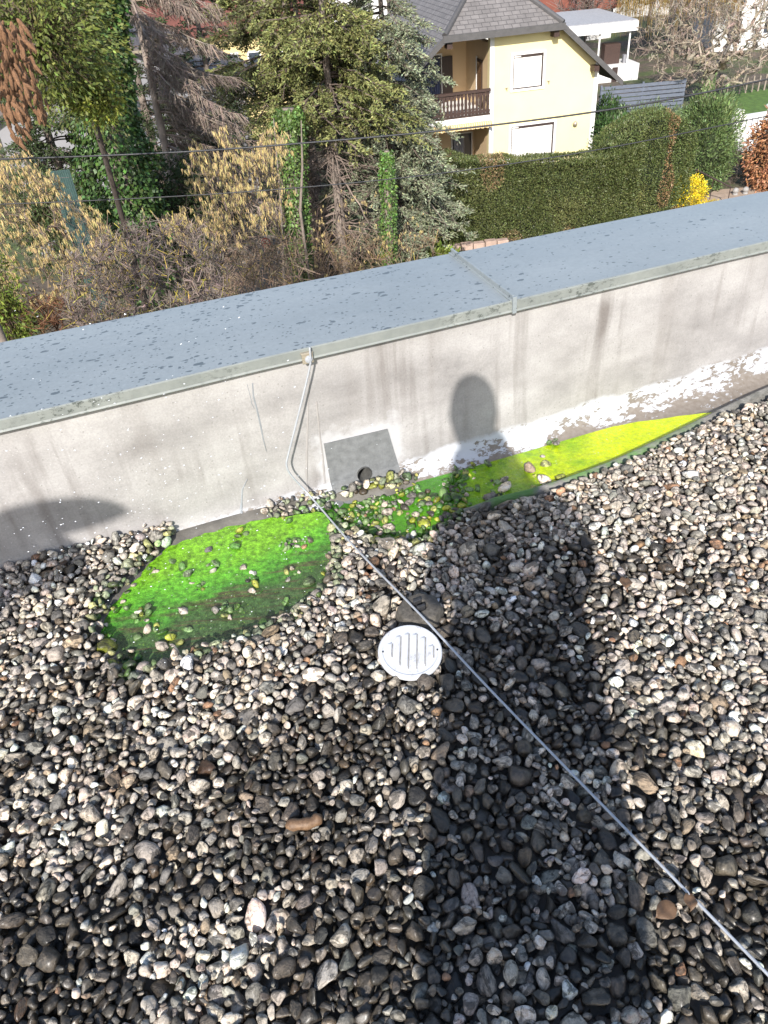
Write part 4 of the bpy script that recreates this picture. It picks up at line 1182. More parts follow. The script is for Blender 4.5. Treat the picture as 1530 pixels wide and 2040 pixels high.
# ---------------------------------------------------------------- further houses
def block_house(name, label, P, rz_, size, wall, roof_m, rise, windows=(), over=.5, chim=False, ridge='x'):
    """gabled house: P base centre of front wall, size (w, d, h)"""
    w_, d_, h_ = size
    e = empty(name, P, rz_, label, 'house')
    G().box((-w_ / 2, 0, 0), (w_ / 2, d_, h_)).build('wall', wall, e)
    if rise:
        if ridge == 'x':
            pr = [(-over, h_ - .1), (d_ / 2, h_ + rise), (d_ + over, h_ - .1), (d_ + over, h_ + .05), (d_ / 2, h_ + rise + .18), (-over, h_ + .05)]
            r_ = G().prism(pr, 'x', -w_ / 2 - over, w_ / 2 + over).build('roof', roof_m, e)
            G().prism([(0, h_), (d_, h_), (d_ / 2, h_ + rise - .1)], 'x', -w_ / 2 + .01, w_ / 2 - .01).build('gable', wall, e)
        else:
            pr = [(-w_ / 2 - over, h_ - .1), (0, h_ + rise), (w_ / 2 + over, h_ - .1), (w_ / 2 + over, h_ + .05), (0, h_ + rise + .18), (-w_ / 2 - over, h_ + .05)]
            r_ = G().prism(pr, 'y', -over, d_ + over).build('roof', roof_m, e)
            G().prism([(-w_ / 2, h_), (w_ / 2, h_), (0, h_ + rise - .1)], 'y', .01, d_ - .01).build('gable', wall, e)
        if chim: G().box((w_ * .2, d_ * .4, h_ + rise * .3), (w_ * .2 + .7, d_ * .4 + .6, h_ + rise + .9)).build('chimney', simple('chimney_brick', (.30, .12, .07), .8, 0, .3, 4), r_)
    for (x0, x1, z0, z1) in windows:
        wn = G().box((x0, -.03, z0), (x1, .02, z1)).build('window', M_TRIM, e)
        G().box((x0 + .08, -.04, z0 + .08), (x1 - .08, -.031, z1 - .08)).build('pane', M_GLASS, wn)
    return e
def tiles(name, col):
    m_, nt, bs = mat_new(name)
    v = coords(nt); n1 = noise(nt, v, 1.2, 5, .7); w_ = nd(nt, 'ShaderNodeTexWave', i_Scale=4.0); nt.links.new(coords(nt, (0, 0, 1)), w_.inputs['Vector'])
    c = np.array(col)
    nt.links.new(mixc(nt, .35, ramp(nt, n1, [(.3, tuple(c * .7)), (.7, tuple(c * 1.25))]), w_.outputs['Color'], 'OVERLAY'), bs.inputs['Base Color']); bs.inputs['Roughness'].default_value = .8
    bump(nt, bs, w_.outputs['Fac'], .5, .05); return m_
M_RED = tiles('red_tiles', (.27, .085, .05)); M_RED2 = tiles('dark_red_tiles', (.20, .07, .05))
M_GREYW = wall_paint('grey_render', (.22, .22, .235)); M_OFFW = wall_paint('off_white_render', (.60, .59, .57)); M_CREAM = wall_paint('cream_render', (.62, .50, .24))
def gp_(px, py): p = atz(px, py, GZ); return p
b1 = atY(1085, 40, 78); b1[2] = GZ
block_house('red_roofed_house', 'red tiled house directly behind the yellow house roof', b1, R(10), (13, 9, 2.4), M_OFFW, M_RED, 3.2, [(-2 + k * 2.2, -1 + k * 2.2, .9, 2.0) for k in range(3)])
b2 = atY(1215, 20, 92); b2[2] = GZ
block_house('red_roofed_house', 'distant red tiled house between bare trees above the white flat roof', b2, R(-6), (12, 9, 2.8), M_OFFW, M_RED2, 2.6, [(-3, -2, 1, 2.2), (0, 1, 1, 2.2)])
b3 = atY(1560, 60, 66); b3[2] = GZ
block_house('white_house', 'white house at the upper right edge behind the old tree', b3, R(-12), (10, 9, 4.2), M_OFFW, simple('white_roof', (.5, .5, .52), .7), 1.6, [(-4, -3, 1, 2.2), (-1.5, -.5, 1, 2.2), (-4, -3, 2.9, 3.9)])
b4 = atY(460, 100, 52); b4[2] = GZ
block_house('cream_house', 'cream yellow house glimpsed behind the spruces on the left', b4, R(4), (9, 8, 5.6), M_CREAM, M_RED2, 2.6, [(-3 + 1.3 * k, -2.2 + 1.3 * k, 3.2, 4.6) for k in range(5)])
b5 = atY(250, 250, 33); b5[2] = GZ
gh = block_house('grey_house', 'light grey house hidden behind the ivy tree and dead branches', b5, R(6), (9.5, 8, 5.2), M_GREYW, simple('dull_grey_roof', (.12, .10, .095), .8, 0, .3, 3), 2.4, [(-4.2, -3.2, 2.6, 4.0), (-.4, .5, 2.6, 4.0), (2.9, 3.8, 2.4, 3.8)], chim=False, ridge='y')
G().box((-.5, 1.0, 5.8), (.4, 1.8, 8.6)).build('chimney', simple('orange_brick', (.34, .14, .07), .8, 0, .3, 5), gh)
b7 = atY(620, 20, 95); b7[2] = GZ
block_house('red_roofed_house', 'far house with brown roof behind the tall spruces', b7, R(3), (16, 9, 4.5), M_OFFW, M_RED2, 3.4, [(-5, -4, 1, 2.2), (-1, 0, 1, 2.2)])
# modern flat-roofed villa
vp = np.array([15.2, 60.0, GZ])
villa = empty('flat_roofed_villa', vp, R(3), 'modern white villa with flat roof slab and glazed terrace', 'house')
G().box((-2.0, -1.2, 2.95), (4.85, 7, 3.5)).build('roof_slab', M_TRIM, villa)
G().box((-1.95, -1.15, 3.502), (4.8, 6.9, 3.58)).build('roof_covering', simple('grey_gravel_roof', (.30, .30, .31), .9), villa)
G().box((-2, 1.2, 0), (2.1, 6.5, 2.95)).build('wall', M_GREYW, villa)
gw = G().box((.2, 1.15, 1.2), (2.0, 1.199, 2.9)).build('glass_wall', M_GLASS, villa)
for x in (.2, .8, 1.4, 1.98): G().box((x - .03, 1.10, 1.2), (x + .03, 1.148, 2.9)).build('mullion', M_DKFR, gw)
for x in (2.35, 4.45): G().tube([(x, -.9, 1.0), (x, -.9, 2.95)], .06, 10).build('post', M_TRIM, villa)
G().box((-2, -1.3, 0), (5.2, 1.1, 1.0)).build('terrace_wall', M_OFFW, villa)
G().box((2.9, -.6, 1.0), (4.0, .2, 2.2)).build('outdoor_cupboard', M_WOOD, villa)
G().box((3.3, -1.32, 0), (3.7, -1.301, .9)).build('terrace_door', M_DKFR, villa)
G().box((4.25, -.7, 1.0), (4.6, -.4, 1.5)).build('planter', M_GREYW, villa)

# ---------------------------------------------------------------- fences and garden walls
M_FENCE = simple('slate_blue_boards', (.10, .115, .15), .6, 0, .2, 6)
def slat_fence(name, A, B, hgt, ns, label):
    A = np.array(A); B = np.array(B); L_ = np.linalg.norm((B - A)[:2])
    e = empty(name, A, math.atan2(B[1] - A[1], B[0] - A[0]), label, 'fence')
    x = 0; n = max(int(L_ / 1.8), 1)
    for i in range(n + 1):
        G().box((i * L_ / n - .05, .02, 0), (i * L_ / n + .05, .12, hgt + .05)).build('post', M_FENCE, e)
    h = hgt / ns
    for k in range(ns): G().box((-.05, -.02, k * h + .03), (L_ + .05, .018, (k + 1) * h - .02)).build('slat', M_FENCE, e)
fa = atY(1195, 215, 48); fb = atY(1362, 185, 48); fa[2] = fb[2] = GZ
slat_fence('board_fence', fa, fb, 1.75, 8, 'slate blue horizontal board fence beyond the hedge by the villa')
M_STAKE = simple('grey_stake', (.24, .20, .165), .9, 0, .2, 10)
sa = atY(1410, 192, 51); sb = atY(1640, 172, 53); sa[2] = sb[2] = GZ
e = empty('stake_fence', sa, 0, 'low fence of thin grey stakes at the back of the lawn', 'fence')
for k in range(20):
    p = (sb - sa) * k / 19
    G().box((p[0] - .04, p[1] - .03, 0), (p[0] + .04, p[1] + .03, .85 + .1 * random.random())).build('stake', M_STAKE, e)
G().tube([(0, .06, .6), tuple((sb - sa) + np.array([0, .06, .6]))], .03, 6).build('rail', M_STAKE, e)
# white garden wall with capped posts
wa_ = atz(1455, 292, GZ); wb = atz(1640, 262, GZ); wr = math.atan2(wb[1] - wa_[1], wb[0] - wa_[0]); wlen = np.linalg.norm(wb - wa_)
gwl = empty('white_garden_wall', wa_, wr, 'white garden wall with capped posts behind the brown leaved beech', 'garden wall')
G().box((.0, -.1, 0), (wlen, .1, .62)).build('plinth', M_OFFW, gwl)
G().box((.0, -.06, .62), (wlen, .06, 1.3)).build('panel', M_TRIM, gwl)
G().box((.0, -.10, 1.302), (wlen, .10, 1.38)).build('capping', M_OFFW, gwl)
for k in range(14):
    G().box((.25 + k * .32, -.075, .7), (.32 + k * .32, -.061, 1.2)).build('groove', M_GREYW, gwl)
for x in (.0, 2.05, 4.1):
    p_ = G().box((x - .17, -.17, 0), (x + .17, .17, 1.55)).build('post', M_TRIM, gwl)
    G().box((x - .24, -.24, 1.552), (x + .24, .24, 1.66)).build('post_cap', M_TRIM, p_)
for k in range(3): G().box((-.2, -.32 - k * .42, 0), (wlen, -.102 - k * .42 + (0 if k == 0 else .0), .42 - k * .14)).build('step', M_OFFW, gwl) if k == 0 else G().box((-.2, -.32 - k * .42, 0), (wlen, -.322 - (k - 1) * .42, .42 - k * .14)).build('step', M_OFFW, gwl)
# ================================================================== PLANTS
def grow(base, tips, r_tip, expo=.45, jit=.12, nsub=2, rmax=.3, trunk=None):
    """join every tip to the nearest part of what has grown so far; radius from the number of tips carried"""
    base = np.asarray(base, float); tips = np.asarray(tips, float)
    P = [base]; par = [-1]
    if trunk is not None:
        for q in trunk: P.append(np.asarray(q, float)); par.append(len(P) - 2)
    start = len(P)
    root = P[-1]
    order = np.argsort(np.linalg.norm(tips - root, axis=1))
    A = np.zeros((len(P) + len(tips) * nsub, 3)); A[:len(P)] = P; n = len(P)
    depth = np.zeros(len(A)); par = par + [0] * (len(A) - n)
    for i in range(1, n): depth[i] = depth[i - 1] + np.linalg.norm(A[i] - A[i - 1])
    tot = np.linalg.norm(tips - root, axis=1).max()
    for t in order:
        q = tips[t]
        lo = 0 if trunk is None else max(0, start - 2)
        d = np.linalg.norm(A[lo:n] - q, axis=1) + .22 * depth[lo:n]
        j = int(np.argmin(d)) + lo; prev = j; a = A[j]; ln = np.linalg.norm(q - a)
        for s in range(1, nsub + 1):
            f_ = s / nsub
            p = a + (q - a) * f_
            if s < nsub: p = p + rng.normal(0, jit * ln, 3) * .5 + np.array([0, 0, -.04 * ln])
            A[n] = p; par[n] = prev; depth[n] = depth[prev] + ln / nsub; prev = n; n += 1
    A = A[:n]; par = np.array(par[:n])
    cnt = np.zeros(n); haschild = np.zeros(n, bool)
    for i in range(n - 1, 0, -1):
        if cnt[i] == 0: cnt[i] = 1
        cnt[par[i]] += cnt[i]
    rad = np.minimum(r_tip * cnt ** expo, rmax)
    i = np.arange(1, n)
    return A, par, rad, cnt
def sticks(A, par, rad, n=4):
    i = np.arange(1, len(A))
    r0 = np.minimum(rad[par[i]], rad[i] * 1.5)
    return prisms(A[par[i]], A[i], r0, rad[i], n)
def px_pts(n, x0, x1, y0, y1, Y0, Y1, poly=None):
    xs = rng.uniform(x0, x1, n); ys = rng.uniform(y0, y1, n)
    if poly is not None:
        k = in_poly(xs, ys, poly); xs = xs[k]; ys = ys[k]
    Y = rng.uniform(Y0, Y1, len(xs))
    return np.array([atY(a, b, c) for a, b, c in zip(xs, ys, Y)])
def plant_mesh(name, parts, mat, parent, base, kind=None):
    V, Fs, Cs = cat_mesh(parts)
    o = link(name, raw_mesh(name, V - np.asarray(base), Fs, Cs), mat, parent)
    if kind: o['kind'] = kind
    return o
def bark_cols(V, base, v=.2): return jitcol(base, len(V), v, .04)

M_DARKBARK = simple('dark_bark', (.055, .042, .035), .9, 0, .4, 6, .6)
# ---- hazels with yellow catkins
def hazel(base, tips, label, n_cat, droop=1.0):
    e = empty('hazel', base, 0, label, 'hazel')
    A, par, rad, cnt = grow(base, tips, .0032, .46, .22, 3, .06)
    V, Fs = sticks(A, par, rad, 4)
    plant_mesh('stems', [(V, Fs, jitcol((.15, .115, .09), len(V) // 8, .25, .05))], M_BARK, e, base)
    thin = np.where((cnt < 4))[0]; thin = thin[thin > 0]
    # little side twigs
    k = rng.choice(thin, n_cat // 3); t = rng.random((len(k), 1))
    P0 = A[par[k]] + (A[k] - A[par[k]]) * t; P1 = P0 + rdir(len(k), .5) * rng.uniform(.08, .28, (len(k), 1))
    V2, F2 = prisms(P0, P1, .003, .0016, 3)
    # catkins hang in bunches of 2-4
    nb = n_cat // 3; k = rng.integers(0, len(P1), nb); t = rng.uniform(.5, 1, (nb, 1))
    Q = P0[k] + (P1[k] - P0[k]) * t
    Q = np.repeat(Q, 3, 0) + rng.normal(0, .014, (nb * 3, 3))
    dn = unit(np.array([.08, 0, -1]) + rng.normal(0, .16, (nb * 3, 3))); ln = rng.uniform(.045, .095, (nb * 3, 1))
    w = rng.uniform(.006, .0085, nb * 3)
    Va, Fa = prisms(Q, Q + dn * ln * .5, w * .6, w, 4); Vb_, Fb_ = prisms(Q + dn * ln * .5, Q + dn * ln, w, w * .35, 4)
    cc = jitcol((.45, .35, .16), nb * 3, .22, .06)
    plant_mesh('twigs', [(V2, F2, jitcol((.17, .13, .10), len(k) if False else len(V2) // 6, .25, .05))], M_BARK, e, base, 'stuff')
    plant_mesh('catkins', [(Va, Fa, np.repeat(cc, 8, 0)), (Vb_, Fb_, np.repeat(cc, 8, 0))], M_DRY, e, base, 'stuff')
    return e
hb1 = np.array([-3.9, 13.5, GZ])
T1 = px_pts(800, -60, 270, 290, 650, 12.5, 15, [(-60, 300), (30, 300), (90, 330), (180, 420), (260, 470), (270, 560), (240, 640), (130, 600), (20, 640), (-60, 600)])
hazel(hb1 + np.array([-.5, 0, 0]), T1, 'tall hazel bush full of yellow catkins at the left edge', 6000)
hb2 = np.array([-1.9, 14.0, GZ])
T2 = px_pts(800, 330, 570, 230, 560, 12.8, 15.5, [(375, 350), (385, 300), (425, 300), (440, 235), (462, 300), (500, 300), (520, 265), (575, 270), (560, 360), (575, 400), (540, 470), (480, 480), (440, 560), (350, 480), (310, 440), (390, 400)])
hazel(hb2, T2, 'hazel with dense yellow catkins left of the ivy covered stump', 4300)
hb3 = atz(700, 600, GZ) + np.array([0, -3, 0])
T3 = px_pts(150, 600, 850, 375, 600, 21.5, 24, [(640, 380), (780, 380), (840, 420), (850, 520), (840, 600), (600, 600), (610, 500)])
hazel(np.array([-.2, 22.5, GZ]), T3, 'thin hazel scrub with brownish catkins at the feet of the spruces', 900)

# ---- brown twiggy shrub just beyond the coping
def twig_shrub(name, base, tips, col, label, r_tip=.004, extra=2500, lich=.06, ln=(.06, .22)):
    e = empty(name, base, 0, label, 'shrub')
    A, par, rad, cnt = grow(base, tips, r_tip, .44, .25, 3, .05)
    V, Fs = sticks(A, par, rad, 4)
    plant_mesh('stems', [(V, Fs, jitcol(col, len(V) // 8, .25, .05))], M_BARK, e, base)
    thin = np.where(cnt < 8)[0]; thin = thin[thin > 0]
    k = rng.choice(thin, extra); P0 = A[par[k]] + (A[k] - A[par[k]]) * rng.random((extra, 1))
    P1 = P0 + rdir(extra, .8) * rng.uniform(*ln, (extra, 1))
    V2, F2 = prisms(P0, P1, r_tip * 1.1, r_tip * .8, 3)
    c2 = jitcol(np.array(col) * 1.15, extra, .25, .05)
    yl = rng.random(extra) < lich; c2[yl] = jitcol((.36, .30, .06), int(yl.sum()), .2)
    plant_mesh('twigs', [(V2, F2, np.repeat(c2, 6, 0))], M_BARK, e, base, 'stuff')
    return e
sb1 = np.array([-2.6, 11.5, GZ])
T = px_pts(900, 110, 480, 430, 700, 10.6, 12.6, [(120, 520), (200, 470), (280, 430), (330, 440), (400, 450), (450, 520), (460, 600), (440, 690), (160, 700), (110, 600)])
twig_shrub('bare_shrub', sb1, T, (.145, .115, .10), 'bare brown twiggy shrub in front of the hazels beside the coping', .0045, 5200, .10)
sb2 = np.array([-4.4, 12.0, GZ])
T = px_pts(240, -60, 150, 590, 700, 11, 12.6)
twig_shrub('bare_shrub', sb2, T, (.12, .06, .035), 'reddish brown scrub at the lower left corner above the coping', .004, 1500, .02)
T = px_pts(130, 560, 880, 470, 600, 22, 25.5)
T_ = px_pts(220, 430, 600, 470, 640, 15, 20)
twig_shrub('dry_scrub', np.array([-2.6, 17.5, GZ]), T_, (.19, .14, .10), 'sparse brown stems over the drive left of the ivy stump', .006, 1800, .05, (.15, .5))
twig_shrub('dry_scrub', np.array([.4, 24, GZ]), T, (.17, .12, .08), 'dry brown undergrowth stems below the spruce trunks', .006, 1100, .05, (.2, .7))
T = px_pts(120, 1420, 1500, 280, 385, 33.5, 36)
twig_shrub('bare_shrub', np.array([16.6, 34.8, GZ]), T, (.11, .085, .07), 'dark bare shrub between the conifer and the brown beech', .007, 900, .0, (.1, .4))

# ---- leafy masses
def leaf_mass(P, D, col, ln, wd, v=.3):
    m_ = len(P)
    V, Fs = leaves(P, D, rdir(m_), ln * np.exp(rng.normal(0, .25, m_)), wd * np.exp(rng.normal(0, .2, m_)))
    c = jitcol(col, m_, v, .07)
    return V, Fs, np.repeat(c, 4, 0)
def ivy_column(name, axis, rad, n, label, cat, trunk_col=(.12, .10, .085), col=(.045, .085, .02), leaf=.085, wob=.35, stump=False):
    """axis: list of 3d points; rad: radius per point"""
    base = np.asarray(axis[0], float); e = empty(name, base, 0, label, cat)
    axis = np.array(axis, float); rad = np.array(rad, float)
    g = G().tube(axis - base, list(rad * (.42 if not stump else .55)), 10)
    tr = g.build('trunk', M_BARKN, e, smooth=True)
    t = rng.random(n) * (len(axis) - 1); i = np.minimum(t.astype(int), len(axis) - 2); f_ = (t - i)[:, None]
    c = axis[i] + (axis[i + 1] - axis[i]) * f_; r_ = rad[i] + (rad[i + 1] - rad[i]) * f_[:, 0]
    a = rng.uniform(0, 6.283, n)
    lump = .75 + .7 * vnoise(a * 1.3, c[:, 2] * 1.6, 1.0) * wob * 2
    rr = r_ * lump * rng.uniform(.72, 1.05, n)
    out = np.stack([np.cos(a), np.sin(a), np.zeros(n)], 1)
    P = c + out * rr[:, None]
    D = unit(out * .6 + np.array([0, 0, -.75]) + rng.normal(0, .5, (n, 3)))
    m_ = n
    V, Fs = leaves(P, D, unit(out + rng.normal(0, .45, (n, 3))), leaf * np.exp(rng.normal(0, .25, m_)), leaf * .8)
    shade = jitcol(col, n, .35, .1)
    plant_mesh('ivy', [(V, Fs, np.repeat(shade, 4, 0))], M_IVY, e, base, 'stuff')
    return e
M_BARKN = simple('tree_bark', (.19, .155, .13), .9, 0, .45, 5, .8)
M_IVY = vcol('ivy_leaf', .5, .35)
ax = [np.array([*atY(275, 470, 19)[:2], GZ]), atY(268, 450, 19), atY(235, 330, 19), atY(212, 220, 19), atY(200, 110, 19), atY(190, 0, 19), atY(180, -120, 19)]
ivy_column('ivy_tree', ax, [.55, .62, .72, .60, .55, .62, .4], 15000, 'tall trunk thickly wrapped in dark glossy ivy on the left', 'tree', leaf=.10, wob=.5)
ax = [np.array([*atY(600, 600, 24)[:2], GZ]), atY(598, 540, 24), atY(592, 440, 24), atY(584, 340, 24), atY(577, 250, 24), atY(574, 215, 24)]
ivy_column('ivy_stump', ax, [.30, .34, .40, .38, .46, .30], 8500, 'ivy covered stump with rounded top standing before the spruce trunks', 'tree stump', col=(.075, .125, .03), leaf=.085, stump=True)
ax = [np.array([*atY(776, 560, 24.5)[:2], GZ]), atY(776, 530, 24.5), atY(774, 440, 24.5), atY(772, 350, 24.5), atY(770, 300, 24.5)]
ivy_column('ivy_stump', ax, [.22, .22, .24, .23, .14], 4200, 'slim ivy covered trunk rising from the brick foot right of the spruces', 'tree stump', col=(.075, .135, .03), leaf=.075, stump=True)
for i, (px0, py0, px1, py1, yy, lb) in enumerate(((545, 235, 566, 560, 23.4, 'thin bare leaning stem left of the ivy stump'), (600, 240, 598, 420, 23.3, 'thin bare stem in front of the ivy stump'))):
    a_, b_ = atY(px0, py0, yy), atY(px1, py1, yy); g0 = np.array([b_[0], b_[1], GZ])
    o = G().tube([g0 - g0, b_ - g0, (a_ + b_) / 2 - g0 + np.array([.05, 0, 0]), a_ - g0], [.05, .045, .035, .012], 7).build('bare_sapling', M_BARKN, None, True, loc=g0)
    tag(o, lb.replace('stem', 'sapling'), 'sapling')

# ---- spruces
def spruce(name, base, top, z_lo, r_lo, r_hi, col, label, n_wh=26, per=7, dead_to=None, blade=.12, dens=2.1, trunk_r=.22, droop=.45, az=None, wood=(.16, .125, .105), lean=None, side_dead=True, twig_n=13):
    base = np.asarray(base, float); e = empty(name, base, 0, label, 'spruce')
    H_ = top - base[2]
    def ax_at(z):
        t = (z - base[2]) / H_
        return base + (np.asarray(lean) if lean is not None else 0) * t + np.array([0, 0, z - base[2]])
    zs = np.linspace(base[2], top, 12)
    G().tube([ax_at(z) - base for z in zs], [trunk_r * (1 - .93 * (z - base[2]) / H_) for z in zs], 12).build('trunk', M_BARKN, e, smooth=True)
    P0, P1, R0, R1, CC = [], [], [], [], []
    LP, LD, LC = [], [], []
    hs = np.sort(rng.uniform(0, 1, n_wh * per))
    for h in hs:
        z = base[2] + .8 + (top - base[2] - .9) * h
        rel_ = (z - z_lo) / (top - z_lo)
        dead = rel_ < 0
        if dead and not side_dead: continue
        a = rng.uniform(0, 2 * math.pi) if az is None else rng.uniform(*az)
        Lb = (r_lo + (r_hi - r_lo) * min(max(rel_, 0), 1)) * rng.uniform(.7, 1.1)
        if dead: Lb *= rng.uniform(.35, .85)
        s0 = ax_at(z); d = np.array([math.cos(a), math.sin(a), 0.0])
        ns = 7; pts_ = []
        up = rng.uniform(.0, .25); dr = droop * rng.uniform(.6, 1.3)
        for t in np.linspace(0, 1, ns):
            pts_.append(s0 + d * Lb * t + np.array([0, 0, Lb * (up * t - dr * t * t + .12 * t ** 4)]) + rng.normal(0, .02, 3))
        pts_ = np.array(pts_)
        rr = np.linspace(.028, .007, ns) * (Lb / 2.2 + .3)
        P0 += list(pts_[:-1]); P1 += list(pts_[1:]); R0 += list(rr[:-1]); R1 += list(rr[1:]); CC += [np.array(wood) * (1.25 if dead else .8)] * (ns - 1)
        sd = np.array([-d[1], d[0], 0])
        nt_ = int(twig_n * (Lb / 2.0) * (1 if not dead else .45)) + 3
        for q in range(nt_):
            t = rng.uniform(.18, 1.0); k = t * (ns - 1); i = min(int(k), ns - 2); p = pts_[i] + (pts_[i + 1] - pts_[i]) * (k - i)
            tl = Lb * (.12 + .30 * (1 - t)) * rng.uniform(.6, 1.2) + .10
            sg = 1 if rng.random() < .5 else -1
            td = unit(d * .75 + sd * sg * rng.uniform(.4, 1.1) + np.array([0, 0, rng.uniform(-.45, .05)]))
            p1 = p + td * tl + np.array([0, 0, -.18 * tl])
            P0.append(p); P1.append(p1); R0.append(.009); R1.append(.004); CC.append(np.array(wood) * (1.3 if dead else .9))
            if dead: continue
            nb = max(int(tl / blade * 3.4 * dens), 3)
            tt = rng.uniform(.1, 1.05, nb)[:, None]
            bp = p + (p1 - p) * tt + rng.normal(0, .035, (nb, 3))
            LP.append(bp); LD.append(unit(td + rng.normal(0, .55, (nb, 3))))
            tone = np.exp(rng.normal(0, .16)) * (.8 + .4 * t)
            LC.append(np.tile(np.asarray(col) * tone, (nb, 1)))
    V, Fs = prisms(np.array(P0), np.array(P1), np.array(R0), np.array(R1), 3)
    plant_mesh('branches', [(V, Fs, np.repeat(np.array(CC) * np.exp(rng.normal(0, .15, (len(CC), 1))), 6, 0))], M_BARK, e, base)
    if LP:
        LP = np.concatenate(LP); LD = np.concatenate(LD); LC = np.concatenate(LC)
        ok = LP[:, 2] > GZ + .1
        LP, LD, LC = LP[ok], LD[ok], LC[ok]
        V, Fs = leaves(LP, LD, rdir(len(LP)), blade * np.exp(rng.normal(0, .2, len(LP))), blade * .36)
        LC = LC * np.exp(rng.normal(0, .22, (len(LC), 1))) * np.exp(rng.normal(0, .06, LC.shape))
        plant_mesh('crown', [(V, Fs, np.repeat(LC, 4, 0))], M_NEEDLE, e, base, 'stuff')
    return e
OL = (.155, .165, .058); BL = (.175, .195, .125)
sbA = atz(690, 575, GZ)
spruce('norway_spruce', sbA, 4.5, -3.5, 2.7, .5, OL, 'olive green spruce with pale bare lower trunk and dead branches', 24, 8, trunk_r=.20, lean=(.25, 0, 0))
sbB = atz(640, 545, GZ)
spruce('norway_spruce', sbB, 5.5, -3.4, 3.3, .6, OL, 'olive spruce behind the ivy stump with spreading left branches', 24, 8, trunk_r=.21, lean=(-.1, 0, 0))
sbC = atz(612, 555, GZ)
spruce('norway_spruce', sbC, 3.0, -2.6, 2.2, .5, (.10, .105, .045), 'spruce with reddish trunk just right of the ivy stump', 16, 7, trunk_r=.23, lean=(-.2, 0, 0))
sbD = atz(795, 535, GZ)
spruce('blue_spruce', sbD, 3.5, -7.4, 2.9, .6, BL, 'bluish green spruce with hanging branches left of the yellow house', 30, 8, trunk_r=.19, droop=.6, blade=.11, wood=(.15, .12, .10), lean=(-.1, 0, 0))
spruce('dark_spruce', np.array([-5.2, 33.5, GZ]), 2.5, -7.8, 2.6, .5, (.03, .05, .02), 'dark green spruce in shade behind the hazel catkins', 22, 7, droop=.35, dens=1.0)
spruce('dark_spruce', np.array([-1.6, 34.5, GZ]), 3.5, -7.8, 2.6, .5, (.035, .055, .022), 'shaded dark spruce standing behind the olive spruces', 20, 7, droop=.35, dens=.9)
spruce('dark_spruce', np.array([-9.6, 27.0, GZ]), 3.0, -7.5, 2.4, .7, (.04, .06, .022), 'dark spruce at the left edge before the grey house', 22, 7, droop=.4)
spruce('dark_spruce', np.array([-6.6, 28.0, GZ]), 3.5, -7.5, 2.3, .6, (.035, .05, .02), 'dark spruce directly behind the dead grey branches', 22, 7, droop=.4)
# dead spruce: grey drooping branches hung with fine twigs
def dead_spruce(base, top, label):
    e = empty('dead_spruce', base, 0, label, 'spruce')
    G().tube([np.zeros(3), np.array([0, 0, (top - GZ) * .5]), np.array([.1, 0, top - GZ])], [.16, .11, .03], 10).build('trunk', M_BARKN, e, smooth=True)
    P0, P1, R0, R1 = [], [], [], []
    for h in np.sort(rng.uniform(.38, 1, 85)):
        z = GZ + (top - GZ) * h; a = rng.uniform(-1.3, .9) if rng.random() < .75 else rng.uniform(0, 6.28); Lb = rng.uniform(1.4, 3.4) * (1.15 - .55 * h)
        d = np.array([math.cos(a), math.sin(a), 0]); sd = np.array([-d[1], d[0], 0]); s0 = np.array([base[0], base[1], z]); pts_ = []
        for t in np.linspace(0, 1, 8): pts_.append(s0 + d * Lb * t + np.array([0, 0, Lb * (.05 * t - .55 * t * t + .25 * t ** 4)]))
        pts_ = np.array(pts_); rr = np.linspace(.034, .008, 8)
        P0 += list(pts_[:-1]); P1 += list(pts_[1:]); R0 += list(rr[:-1]); R1 += list(rr[1:])
        for q in range(int(34 * Lb)):
            t = rng.uniform(.12, 1); k = t * 7; i = min(int(k), 6); p = pts_[i] + (pts_[i + 1] - pts_[i]) * (k - i)
            sg = rng.choice([-1, 1]); td = unit(d * .5 + sd * sg * rng.uniform(.1, .8) + np.array([0, 0, -rng.uniform(.3, 1.1)])); tl = rng.uniform(.15, .5)
            p1 = p + td * tl; P0.append(p); P1.append(p1); R0.append(.009); R1.append(.0045)
            for w in range(3):
                q0 = p + (p1 - p) * rng.uniform(.3, 1); P0.append(q0); P1.append(q0 + unit(td + rng.normal(0, .5, 3)) * rng.uniform(.06, .18)); R0.append(.0065); R1.append(.0045)
    V, Fs = prisms(np.array(P0), np.array(P1), np.array(R0), np.array(R1), 3)
    plant_mesh('branches', [(V, Fs, np.repeat(jitcol((.21, .165, .135), len(P0), .22, .04), 6, 0))], M_BARK, e, base)
dead_spruce(np.array([-5.0, 22.5, GZ]), 2.6, 'dead spruce with drooping grey brown branches between ivy tree and spruces')

# ---- spruce with hanging brown cones close by on the left
cb = np.array([-3.75, 7.4, GZ])
ce = spruce('cone_spruce', cb, 2.6, -.6, 1.7, .8, (.10, .125, .028), 'near spruce top with orange brown hanging cones at the left edge', 9, 5, blade=.05, dens=.8, trunk_r=.10, side_dead=False, twig_n=16)
cone_mat = simple('spruce_cone', (.27, .14, .07), .75, 0, .5, 90, 1.0)
prof_c = [(.004, 0), (.013, .012), (.0175, .035), (.0185, .06), (.015, .09), (.008, .115), (.001, .125)]
g = G().lathe([(r_, -z_) for r_, z_ in prof_c], 9)
c0 = None
cone_px = in_cone = [(rng.uniform(-40, 92), rng.uniform(25, 275)) for _ in range(800)]
cone_poly = [(-40, 60), (5, 20), (40, 40), (60, 70), (72, 170), (92, 190), (90, 240), (60, 215), (50, 280), (25, 300), (5, 220), (-40, 240)]
nC = 0
